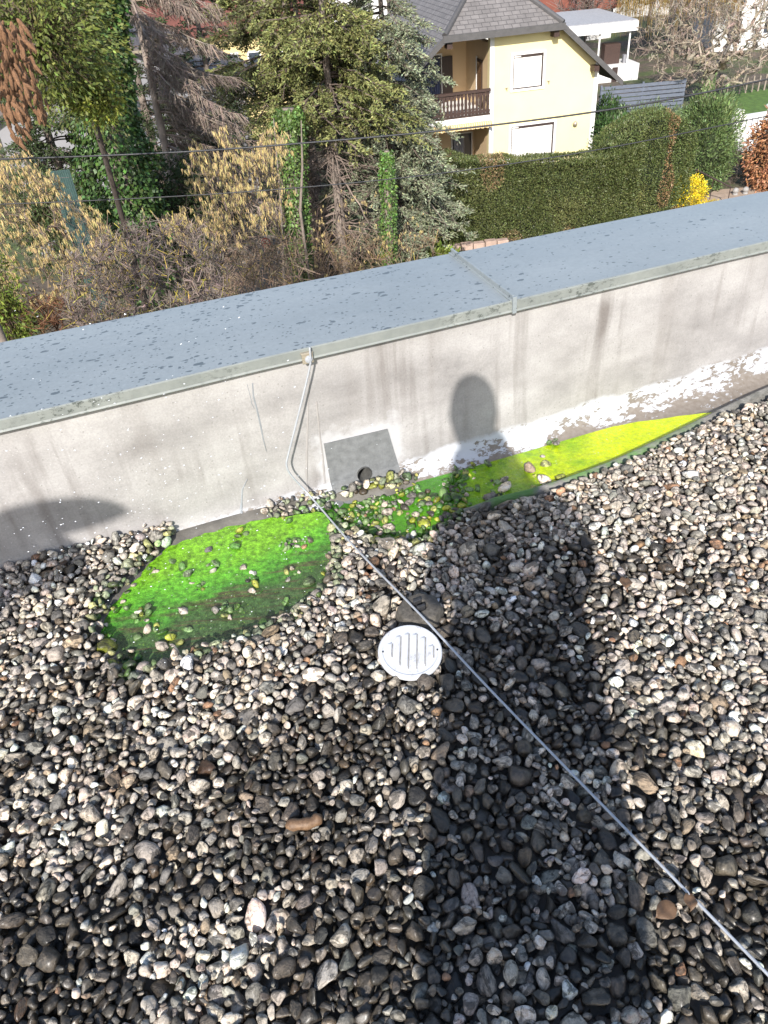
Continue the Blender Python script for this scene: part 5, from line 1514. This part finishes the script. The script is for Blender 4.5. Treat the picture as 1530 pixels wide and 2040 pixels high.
for (x, y) in cone_px:
    if not in_poly(np.array(x), np.array(y), cone_poly): continue
    p = atY(x, y, rng.uniform(6.1, 7.0)) - cb
    if c0 is None: o = c0 = g.build('cone', cone_mat, ce, smooth=True, loc=p)
    else: o = c0.copy(); COL.objects.link(o); o.parent = ce; o.location = tuple(p)
    o.rotation_euler = (rng.normal(0, .3), rng.normal(.08, .3), rng.uniform(0, 6))
    s_ = rng.uniform(.5, 1.0); o.scale = (s_, s_, s_); nC += 1
    if nC > 280: break
# light twigs that carry cones and yellow-green sprays
def spray(name, c, r_, n, col, label, cat, base, blade=.05):
    e = empty(name, base, 0, label, cat)
    P = c + rdir(n) * (rng.random((n, 1)) ** .5) * np.asarray(r_)
    P = P + np.stack([(vnoise(P[:, 1] * 5, P[:, 2] * 5, 1.0) - .5) * .5, 0 * P[:, 0], (vnoise(P[:, 0] * 5, P[:, 1] * 5, 1.0) - .5) * .6], 1)
    D = unit((P - c) * np.array([1, 1, .5]) + np.array([0, 0, -.25]) + rng.normal(0, .45, (n, 3)))
    plant_mesh('foliage', [leaf_mass(P, D, col, blade, blade * .38, .3)], M_NEEDLE, e, base, 'stuff')
    k = min(n // 20, 200)
    V, Fs = prisms(np.tile(c - np.array([0, 0, .1]), (k, 1)), P[:k], .008, .003, 3)
    G().tube([np.zeros(3), np.array([0, 0, (c - base)[2] * .8]), c - base], [.06, .04, .012], 8).build('trunk', M_DARKBARK, e, smooth=True)
    plant_mesh('twigs', [(V, Fs, np.array([.1, .07, .05]))], M_BARK, e, base)
    return e
c = atY(178, 190, 12.0); spray('yew', c, (.42, .4, .40), 3000, (.17, .19, .03), 'small yellow green conifer tip beside the ivy tree', 'conifer', np.array([atY(235, 400, 14)[0], 14.0, GZ]), .075)
c = atY(70, 60, 11.0); spray('yew', c, (1.0, .7, .8), 6500, (.10, .12, .028), 'yellow green conifer behind the hanging brown cones', 'conifer', np.array([atY(-110, 680, c[1] + .3)[0], c[1] + .3, GZ]), .075)
c = atY(140, 110, 16.0); spray('yew', c, (.9, .7, 1.4), 4200, (.075, .09, .025), 'dark conifer beside the ivy tree top at left', 'conifer', np.array([c[0], c[1] + .3, GZ]), .085)
c = atY(10, 620, 11.2); spray('conifer_shrub', c, (.35, .4, .85), 2600, (.10, .13, .02), 'yellow green conifer shrub at the lower left edge', 'shrub', np.array([c[0], c[1], GZ]), .07)
c = atY(335, 390, 21.0); c[2] -= .4; spray('dark_conifer', c, (1.2, .8, 1.5), 7000, (.035, .055, .018), 'dark evergreen between the two hazels', 'conifer', np.array([c[0], c[1] + .2, GZ]), .12)
c = atY(90, 420, 22.0); spray('dark_conifer', c, (1.5, .8, 1.2), 6000, (.05, .07, .025), 'dim evergreen behind the left hazel', 'conifer', np.array([c[0], c[1] + .2, GZ]), .12)
for ch in ce.children:
    if ch.name.startswith('branches'): ch['kind'] = 'stuff'

# ---- hedge and conifers on the right
def hedge(name, pts, th, hts, label, n, cols_, leaf=.06, cat='hedge', core=(.012, .018, .006), fuzz=.06):
    """pts: ground polyline of the front foot; hts heights along it; a dense clipped body"""
    pts = np.array(pts, float); base = pts[0].copy(); e = empty(name, base, 0, label, cat)
    seg = np.linalg.norm(np.diff(pts, axis=0), axis=1); cum = np.concatenate([[0], np.cumsum(seg)]); tot = cum[-1]
    def at_s(s):
        return np.stack([np.interp(s, cum, pts[:, k]) for k in range(3)], -1)
    def h_at(s): return np.interp(s, cum, hts)
    d = unit(pts[-1] - pts[0]); back = np.array([-d[1], d[0], 0])
    # dark green body inside the leaves
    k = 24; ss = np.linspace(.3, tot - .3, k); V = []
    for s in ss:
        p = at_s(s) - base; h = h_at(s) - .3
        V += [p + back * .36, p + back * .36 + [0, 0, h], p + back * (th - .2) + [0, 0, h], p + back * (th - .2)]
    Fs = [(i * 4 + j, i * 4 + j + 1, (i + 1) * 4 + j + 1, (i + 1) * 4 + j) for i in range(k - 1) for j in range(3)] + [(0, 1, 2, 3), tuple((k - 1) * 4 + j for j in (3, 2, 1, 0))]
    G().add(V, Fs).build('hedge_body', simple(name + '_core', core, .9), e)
    # leaves on front, top and ends
    aF = tot * np.mean(hts); aT = tot * th; aE = 2 * th * np.mean(hts); w = np.array([aF * 1.2, aT, aE]); w /= w.sum()
    f_ = rng.choice(3, n, p=w); s = rng.uniform(0, tot, n); q = rng.random(n); P = np.zeros((n, 3)); N_ = np.zeros((n, 3))
    b0 = at_s(s); h = h_at(s)
    bulge = (vnoise(s, q * h * 1.0 + 3, 1.1) - .5) * .38 + (vnoise(s, q * h, 4) - .5) * .20
    dpt = np.abs(rng.normal(0, fuzz, n))
    F0 = f_ == 0; P[F0] = (b0 + np.outer(dpt - bulge, back) + np.outer(q * h, [0, 0, 1]))[F0]; N_[F0] = -back
    F1 = f_ == 1; P[F1] = (b0 + np.outer(q * th, back) + np.outer(h - dpt + bulge * .6, [0, 0, 1]))[F1]; N_[F1] = [0, 0, 1]
    F2 = f_ == 2; end = rng.random(n) < .5; s2 = np.where(end, 0.0, tot); b2 = at_s(s2); h2 = h_at(s2); q2 = rng.random(n)
    P[F2] = (b2 + np.outer(q * th, back) + np.outer(q2 * h2, [0, 0, 1]) + np.outer(np.where(end, dpt - bulge, bulge - dpt), d))[F2]; N_[F2] = np.where(end[:, None], -d, d)[F2]
    D = unit(N_ * .7 + np.array([0, 0, .45]) + rng.normal(0, .55, (n, 3)))
    cl_ = np.array(cols_)
    mixn = np.clip((vnoise(P[:, 0] * 1.0 + P[:, 1], P[:, 2], .9) - .35) * 2.2, 0, 1)[:, None] * .7 + rng.random((n, 1)) * .3
    cb_ = cl_[0] * (1 - mixn) + cl_[1] * mixn
    br = (vnoise(P[:, 0] + 20, P[:, 2] * .6, 1.3) > .60) & (rng.random(n) < .6); cb_[br] = cl_[2]
    V, Fs = leaves(P, D, unit(N_ + rng.normal(0, .5, (n, 3))), leaf * np.exp(rng.normal(0, .25, n)), leaf * .55)
    plant_mesh('leaves', [(V, Fs, np.repeat(jitcol(cb_, n, .3, .06), 4, 0))], M_LEAF, e, base, 'stuff')
    return e
HG = [(.065, .082, .026), (.125, .135, .05), (.20, .145, .075)]
h0 = atz(868, 490, GZ); h1 = atz(1245, 482, GZ) + np.array([.6, .9, 0])
def hh(px, py, P): return atY(px, py, P[1])[2] - GZ
mid = lambda t: h0 + (h1 - h0) * t
hedge('clipped_hedge', [h0, mid(.25), mid(.5), mid(.8), h1], 1.3, [hh(890, 318, h0), hh(960, 322, mid(.25)), hh(1060, 325, mid(.5)), hh(1170, 318, mid(.8)), hh(1240, 298, h1)], 'long clipped evergreen hedge below the yellow house', 70000, HG, .07)
d0 = h1 + np.array([-1.1, .25, 0]); d1 = atz(1372, 438, GZ) + np.array([.0, .4, 0])
dm = lambda t: d0 + (d1 - d0) * t
hedge('domed_hedge', [d0, dm(.18), dm(.4), dm(.65), dm(.85), d1], 1.5, [hh(1180, 296, d0), hh(1215, 275, dm(.18)), hh(1255, 240, dm(.4)), hh(1300, 230, dm(.65)), hh(1340, 245, dm(.85)), hh(1362, 285, d1)], 'taller round topped hedge end beside the yellow bush', 42000, [(.07, .095, .03), (.14, .145, .05), (.22, .14, .07)], .065)
def conifer_bush(name, c, rxyz, n, col, label, cat='conifer', blade=.16, tipc=None, up=.5, slim=.42, core=None):
    c = np.asarray(c, float); base = np.array([c[0], c[1], GZ]); e = empty(name, base, 0, label, cat)
    hgt = c[2] - GZ + rxyz[2]
    G().tube([np.zeros(3), np.array([0, 0, hgt * .5]), np.array([.1, 0, hgt * .9])], [.12, .08, .02], 8).build('trunk', M_BARKN, e, smooth=True)
    core = core or tuple(np.array(col) * .25)  # solid inner body, by default a much darker foliage colour
    d = rdir(n); lump = .72 + .5 * vnoise(np.arctan2(d[:, 1], d[:, 0]) * 1.6 + 9, d[:, 2] * 2.5 + 4, 1.7)
    rr = (.55 + .45 * rng.random(n) ** .5) * lump
    P = c + d * rr[:, None] * np.asarray(rxyz)
    P[:, 2] = np.maximum(P[:, 2], GZ + .05)
    D = unit(d * .8 + np.array([0, 0, up]) + rng.normal(0, .45, (n, 3)))
    clump = .7 + .6 * vnoise(P[:, 0] * 3, P[:, 2] * 3 + P[:, 1], 1.0)
    cc = np.asarray(col)[None] * clump[:, None]
    V, Fs = leaves(P, D, rdir(n), blade * np.exp(rng.normal(0, .25, n)), blade * slim)
    plant_mesh('foliage', [(V, Fs, np.repeat(jitcol(cc, n, .28, .07), 4, 0))], M_LEAF, e, base, 'stuff')
    V_, F_ = ICO[3]; dv = unit(V_); lv = .72 + .5 * vnoise(np.arctan2(dv[:, 1], dv[:, 0]) * 1.6 + 9, dv[:, 2] * 2.5 + 4, 1.7)
    cv = dv * (lv * .62)[:, None] * np.asarray(rxyz) + (c - base); cv[:, 2] = np.maximum(cv[:, 2], .02)
    G().add(cv, F_.tolist()).build('inner_branches', simple(name + '_inner', core, .95), e, smooth=True)
    return e
c = atY(1398, 315, 34); c[2] = GZ + 1.7; conifer_bush('juniper', c, (1.35, 1.2, 2.3), 15000, (.10, .145, .052), 'loose bright green conifer right of the domed hedge', blade=.16, slim=.26)
c = atY(1300, 225, 38); c[2] = GZ + 1.2; conifer_bush('juniper', c, (3.0, 1.4, 1.45), 9500, (.10, .135, .06), 'spreading pale green conifers behind the domed hedge', blade=.2, slim=.26)
c = atY(1215, 260, 36.2); c[2] = GZ + 1.3; conifer_bush('laurel', c, (1.0, .9, 1.75), 4200, (.04, .08, .022), 'dark green laurel shrub against the yellow house corner', 'shrub', blade=.16)
c = atY(1215, 200, 39); c[2] = GZ + 1.5; conifer_bush('laurel', c, (.8, .8, 1.7), 2400, (.035, .065, .022), 'small dark shrub behind the yellow house corner', 'shrub', blade=.16)
c = atY(845, 520, 26.5); c[2] = GZ + .35; conifer_bush('grassy_shrub', c, (1.2, .8, .95), 2600, (.12, .16, .03), 'low fresh green shrub under the blue spruce branches', 'shrub', blade=.22, up=.9)
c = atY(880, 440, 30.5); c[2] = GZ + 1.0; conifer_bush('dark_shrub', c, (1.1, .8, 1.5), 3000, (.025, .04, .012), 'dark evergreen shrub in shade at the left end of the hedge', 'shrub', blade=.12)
# yellow forsythia
c = atY(1362, 392, 31.0); c[2] = GZ + .55; conifer_bush('forsythia', c, (.85, .7, 1.0), 5200, (.60, .45, .02), 'bright yellow flowering bush at the hedge foot', 'flowering bush', blade=.085, up=.3, core=(.12, .10, .02))
c = atY(1420, 402, 30.6); c[2] = GZ + .15; conifer_bush('forsythia', c, (.75, .5, .32), 1600, (.42, .33, .05), 'low yellow flowering sprays beside the sandy path', 'flowering bush', blade=.08, up=.3, core=(.10, .09, .02))
# brown-leaved beech
c = atY(1538, 300, 33); c[2] = GZ + 1.55
conifer_bush('beech', c, (.95, .85, 1.8), 5200, (.27, .13, .065), 'young beech keeping rusty brown dry leaves at the right edge', 'tree', blade=.15, up=-.2, core=(.05, .03, .02))

# ---- old bare tree on the lawn, willow and far wood
def crown_pts(n, c, rxyz, shell=.5):
    d = rdir(n); return np.asarray(c) + d * (shell + (1 - shell) * rng.random((n, 1)) ** .7) * np.asarray(rxyz)
gb = atz(1398, 214, GZ)
gt = [gb + np.array([.1, 0, .7]), gb + np.array([.25, 0, 1.4])]
tips = np.concatenate([crown_pts(650, gb + np.array([-.2, 0, 3.8]), (4.6, 3.4, 2.9), .35), crown_pts(300, gb + np.array([1.5, .5, 4.6]), (4.2, 3, 3.0), .3)])
e = empty('old_bare_tree', gb, 0, 'old gnarled leafless tree standing on the lawn', 'tree')
A, par, rad, cnt = grow(gb, tips, .015, .50, .42, 3, .36, trunk=gt)
rad[0] = .36; rad[1] = .32
V, Fs = sticks(A, par, rad, 6)
k = len(A) - 1
plant_mesh('trunk', [(V, Fs, jitcol((.27, .23, .18), k, .18, .05))], M_BARK, e, gb)
thin = np.where(cnt < 6)[0]; thin = thin[thin > 0]; kk_ = rng.choice(thin, 4500)
P0 = A[par[kk_]] + (A[kk_] - A[par[kk_]]) * rng.random((4500, 1)); P1 = P0 + rdir(4500, .15) * rng.uniform(.15, .6, (4500, 1))
V, Fs = prisms(P0, P1, .010, .006, 3)
plant_mesh('twigs', [(V, Fs, np.repeat(jitcol((.19, .15, .12), 4500, .25, .06), 6, 0))], M_BARK, e, gb, 'stuff')
def willow(base, rx, hgt, n, label, col):
    base = np.asarray(base, float); e = empty('weeping_willow', base, 0, label, 'willow')
    top = base + np.array([0, 0, hgt * .55])
    tips = crown_pts(160, base + np.array([0, 0, hgt * .7]), (rx, rx * .8, hgt * .32), .5)
    A, par, rad, cnt = grow(base, tips, .02, .48, .25, 3, .4, trunk=[base + np.array([0, 0, hgt * .2]), base + np.array([.1, 0, hgt * .35])])
    V, Fs = sticks(A, par, rad, 5)
    plant_mesh('trunk', [(V, Fs, jitcol((.16, .13, .09), len(A) - 1, .2, .05))], M_BARK, e, base)
    a = rng.uniform(0, 6.283, n); r_ = np.sqrt(rng.random(n)) * rx
    S = base + np.stack([np.cos(a) * r_, np.sin(a) * r_ * .8, hgt * (.98 - .38 * (r_ / rx) ** 2) + rng.normal(0, .3, n)], 1)
    P0, P1 = [], []
    ln = rng.uniform(1.2, 3.8, n)
    cur = S.copy()
    drift = rng.normal(0, .10, (n, 3)); drift[:, 2] = 0
    for s in range(3):
        nx_ = cur + np.stack([drift[:, 0], drift[:, 1], -ln / 3], 1); P0.append(cur); P1.append(nx_); cur = nx_ + rng.normal(0, .04, (n, 3))
    V, Fs = prisms(np.concatenate(P0), np.concatenate(P1), .012, .008, 3)
    plant_mesh('hanging_twigs', [(V, Fs, np.repeat(jitcol(col, 3 * n, .25, .06), 6, 0))], M_BARK, e, base, 'stuff')
wb_ = atY(1345, 60, 66); wb_[2] = GZ; willow(wb_, 4.5, 9.0, 3600, 'yellowish weeping willow behind the old bare tree', (.30, .21, .08))
wb_ = atY(1490, 20, 74); wb_[2] = GZ; willow(wb_, 5.0, 11.0, 3000, 'pale weeping willow at the far upper right', (.26, .19, .085))
def bare_tree(base, rxyz, h, n, col, label, r_tip=.016, tw=1800):
    base = np.asarray(base, float); e = empty('bare_tree', base, 0, label, 'tree')
    tips = crown_pts(n, base + np.array([0, 0, h]), rxyz, .2)
    A, par, rad, cnt = grow(base, tips, r_tip, .46, .2, 3, .3, trunk=[base + np.array([0, 0, h * .25]), base + np.array([.1, 0, h * .45])])
    V, Fs = sticks(A, par, rad, 4)
    plant_mesh('trunk', [(V, Fs, jitcol(col, len(A) - 1, .2, .05))], M_BARK, e, base)
    k = rng.choice(np.arange(4, len(A)), tw); P0 = A[k]; P1 = P0 + rdir(tw, .7) * rng.uniform(.3, 1.3, (tw, 1))
    V, Fs = prisms(P0, P1, r_tip * .9, r_tip * .6, 3)
    plant_mesh('twigs', [(V, Fs, np.repeat(jitcol(np.array(col) * 1.1, tw, .22, .05), 6, 0))], M_BARK, e, base, 'stuff')
for px, Y, h, rx, col, lb in ((1165, 70, 4.6, 2.6, (.15, .12, .105), 'small bare tree above the white flat roof'), (1290, 78, 6, 5, (.16, .12, .10), 'wide bare brown tree behind the willow'),
                              (1050, 100, 7, 6, (.15, .115, .10), 'distant bare tree behind the red roofs'), (560, 70, 6.5, 6, (.14, .11, .095), 'bare tree far behind the olive spruces'),
                              (330, 62, 7, 6, (.15, .11, .10), 'bare reddish tree far behind the dead spruce'), (130, 58, 7, 6, (.14, .11, .10), 'bare tree far behind the ivy tree'), (1430, 92, 8, 7, (.17, .13, .11), 'tall bare tree at the far upper right')):
    b_ = atY(px, 60, Y); b_[2] = GZ
    bare_tree(b_, (rx, rx * .8, h * .75), h, 320, col, lb)
# far wood closing the view below the horizon: one mass
n = 26000
xs = rng.uniform(-190, 150, n); ys = rng.uniform(105, 190, n); hgt_ = rng.uniform(2, 11, n)
P0 = np.stack([xs, ys, GZ + rng.random(n) * hgt_ * .6], 1); P1 = P0 + rdir(n, 1.8) * rng.uniform(1, 4, (n, 1))
V, Fs = prisms(P0, P1, .05, .03, 3)
tr_ = 700; tx = rng.uniform(-190, 150, tr_); ty = rng.uniform(105, 190, tr_); Q0 = np.stack([tx, ty, np.full(tr_, GZ)], 1); Q1 = Q0 + np.stack([rng.normal(0, .5, tr_), rng.normal(0, .5, tr_), rng.uniform(6, 12, tr_)], 1)
V2, F2 = prisms(Q0, Q1, .16, .05, 4)
fw = link('far_wood', raw_mesh('far_wood', *cat_mesh([(V, Fs, np.repeat(jitcol((.15, .115, .095), n, .3, .06), 6, 0)), (V2, F2, jitcol((.13, .105, .09), tr_, .2))])), M_BARK)
tag(fw, 'brown leafless wood far behind the houses', 'wood', None, 'stuff')

# ---- overhead cables
M_CABLE = simple('black_cable', (.022, .022, .024), .5, 0, .2, 20)
def cable(px, Y, r_, label):
    P = [atY(x, y, Y) for x, y in px]; P = np.array(P)
    a = P[0] + (P[0] - P[1]) * 6; b = P[-1] + (P[-1] - P[-2]) * 6
    Q = np.concatenate([[a], P, [b]]); base = Q[0].copy()
    R_ = []
    for i in range(len(Q) - 1):
        for t in np.linspace(0, 1, 10, endpoint=False): R_.append(Q[i] + (Q[i + 1] - Q[i]) * t)
    R_.append(Q[-1]); R_ = np.array(R_)
    for _ in range(30): R_[1:-1] = (R_[:-2] + 2 * R_[1:-1] + R_[2:]) / 4
    tag(G().tube(R_ - base, r_, 8).build('overhead_cable', M_CABLE, None, True, loc=base), label, 'cable')
cable([(-200, 322), (0, 318), (370, 304), (560, 289), (870, 263), (1180, 226), (1400, 186), (1530, 158), (1700, 118)], 9.0, .0095, 'upper thicker black overhead cable crossing before the trees')
cable([(-200, 412), (0, 408), (450, 388), (870, 350), (1180, 302), (1400, 258), (1530, 231), (1700, 195)], 10.5, .007, 'lower thinner black overhead cable crossing before the trees')
# ---- small things in the garden
p = atz(536, 520, GZ); q = atY(536, 483, p[1])
e = empty('red_valve_wheel', p, 0, 'small red wheel on a pale post among the bare shrubs', 'valve wheel')
M_REDP = simple('red_paint', (.42, .06, .04), .5)
G().tube([np.zeros(3), np.array([0, 0, q[2] - GZ - .12])], .05, 8).build('post', M_STAKE, e)
hz = q[2] - GZ
G().tube([np.array([.17 * math.cos(a), 0, hz + .17 * math.sin(a)]) for a in np.linspace(0, 2 * math.pi, 25)], .028, 8, False).build('rim', M_REDP, e, True)
for k in range(3):
    a = k * math.pi / 3 + .3; G().tube([np.array([.16 * math.cos(a), .01 * k - .01, hz + .16 * math.sin(a)]), np.array([-.16 * math.cos(a), .01 * k - .01, hz - .16 * math.sin(a)])], .02, 6).build('spoke', M_REDP, e)
p = atz(1430, 402, GZ)
for i, (x, y, lb) in enumerate(((1464, 388, 'pale round stone ball beside the sandy path, left of two'), (1484, 386, 'pale round stone ball beside the sandy path, right of two'))):
    p = atz(x, y, GZ)
    g = G(); V_ = unit(ICO[3][0]) * .12 * (1 + .04 * rng.normal(size=(len(ICO[3][0]), 1)))
    g.add(V_ + np.array([0, 0, .17]), ICO[3][1].tolist()); g.lathe([(.12, 0), (.10, .06), (.07, .08)], 14)
    tag(g.build('stone_ball', simple('pale_stone', (.26, .25, .24), .8) if i == 0 else bpy.data.materials['pale_stone'], None, True, loc=p), lb, 'stone ball')
p = atz(1375, 400, GZ); q = atz(1450, 412, GZ)
e = empty('hand_rail', p, 0, 'thin dark hand rail sloping down beside the yellow bush', 'hand rail')
G().tube([np.array([0, 0, 1.25]), q - p + np.array([0, 0, .75])], .03, 8).build('rail', M_DKFR, e)
for t in (.02, .5, .97): G().tube([(q - p) * t, (q - p) * t + np.array([0, 0, 1.24 - .5 * t])], .02, 6).build('post', M_DKFR, e)
p = atz(925, 497, GZ)
M_BRICK = simple('pinkish_stone', (.36, .26, .21), .85, 0, .3, 5, .4)
e = empty('edging_wall', p, R(4), 'low pinkish stone edging below the hedge beside the coping seam', 'wall')
for k in range(5): G().box((-.6 + k * .47, -.15, 0), (-.6 + k * .47 + .44, .15, .22 + .03 * (k % 2))).build('block', M_BRICK, e, bevel=.02)
# corrugated green panel among the hazel
p = atY(125, 370, 17.0)
V = []
for i in range(41):
    x = i * .011; V += [(x, .02 * math.sin(i * 1.57), 0), (x, .02 * math.sin(i * 1.57), 7.2)]
base = np.array([p[0] - .2, p[1], GZ]); h_ = p[2] - GZ + .3
V = [(a, b, (h_ if c_ else 0)) for a, b, c_ in V]
o = G().add(V, [(2 * i, 2 * i + 2, 2 * i + 3, 2 * i + 1) for i in range(40)]).build('corrugated_panel', simple('green_corrugated', (.09, .15, .14), .5), None, loc=base)
sm = o.modifiers.new('thick', 'SOLIDIFY'); sm.thickness = .006
tag(o, 'grey green corrugated panel half hidden behind the left hazel', 'panel')

# ---- drops of sprayed water in the air in front of the parapet
n = 360
xs = np.concatenate([rng.normal(330, 190, 300), rng.uniform(-30, 640, 60)]); ys = np.concatenate([rng.normal(1000, 130, 300), rng.uniform(600, 1330, 60)])
P = np.array([atY(a, b, c_) for a, b, c_ in zip(xs, ys, rng.uniform(1.0, 1.62, n))])
V_, F_ = ICO[1]
r_ = rng.uniform(.0004, .0011, n)
st_v = unit(np.array([.93, .15, .18]) + rng.normal(0, .12, (n, 3)))
VV = P[:, None, :] + V_[None] * r_[:, None, None] + (V_ @ st_v.T).T[:, :, None] * st_v[:, None, :] * (r_ * 1.2)[:, None, None]
FF = (F_[None] + (np.arange(n) * len(V_))[:, None, None]).reshape(-1, 3)
md, nt, bs = mat_new('water_drop'); bs.inputs['Base Color'].default_value = (.85, .88, .92, 1); bs.inputs['Roughness'].default_value = .05; bs.inputs['Transmission Weight'].default_value = .35; bs.inputs['IOR'].default_value = 1.33
wd = link('water_drops', raw_mesh('water_drops', VV.reshape(-1, 3), FF, None, True), md)
tag(wd, 'fine drops of sprayed water in front of the parapet', 'water drops', None, 'stuff')

# ---- repeats share a group
GROUPS = {'dry_scrub': 'dry undergrowth stems', 'hazel': 'hazel bushes below the roof', 'bare_shrub': 'bare shrubs', 'norway_spruce': 'olive green spruces', 'dark_spruce': 'dark spruces in the shade', 'dark_conifer': 'dark evergreens at the left',
          'ivy_stump': 'ivy covered stumps', 'bare_sapling': 'thin saplings by the ivy stump', 'yew': 'yellow green conifers at the left', 'juniper': 'loose conifers behind the hedge', 'laurel': 'shrubs by the house corner',
          'forsythia': 'yellow flowering bushes', 'weeping_willow': 'weeping willows', 'bare_tree': 'bare trees in the distance', 'overhead_cable': 'overhead cables', 'stone_ball': 'stone balls by the path',
          'red_roofed_house': 'red roofed houses in the distance', 'dry_leaf': 'dead leaves on the gravel', 'membrane_fold': 'membrane folds along the pools'}
for o in list(COL.objects):
    k = o.name.split('.')[0]
    if o.parent is None and k in GROUPS: o['group'] = GROUPS[k]
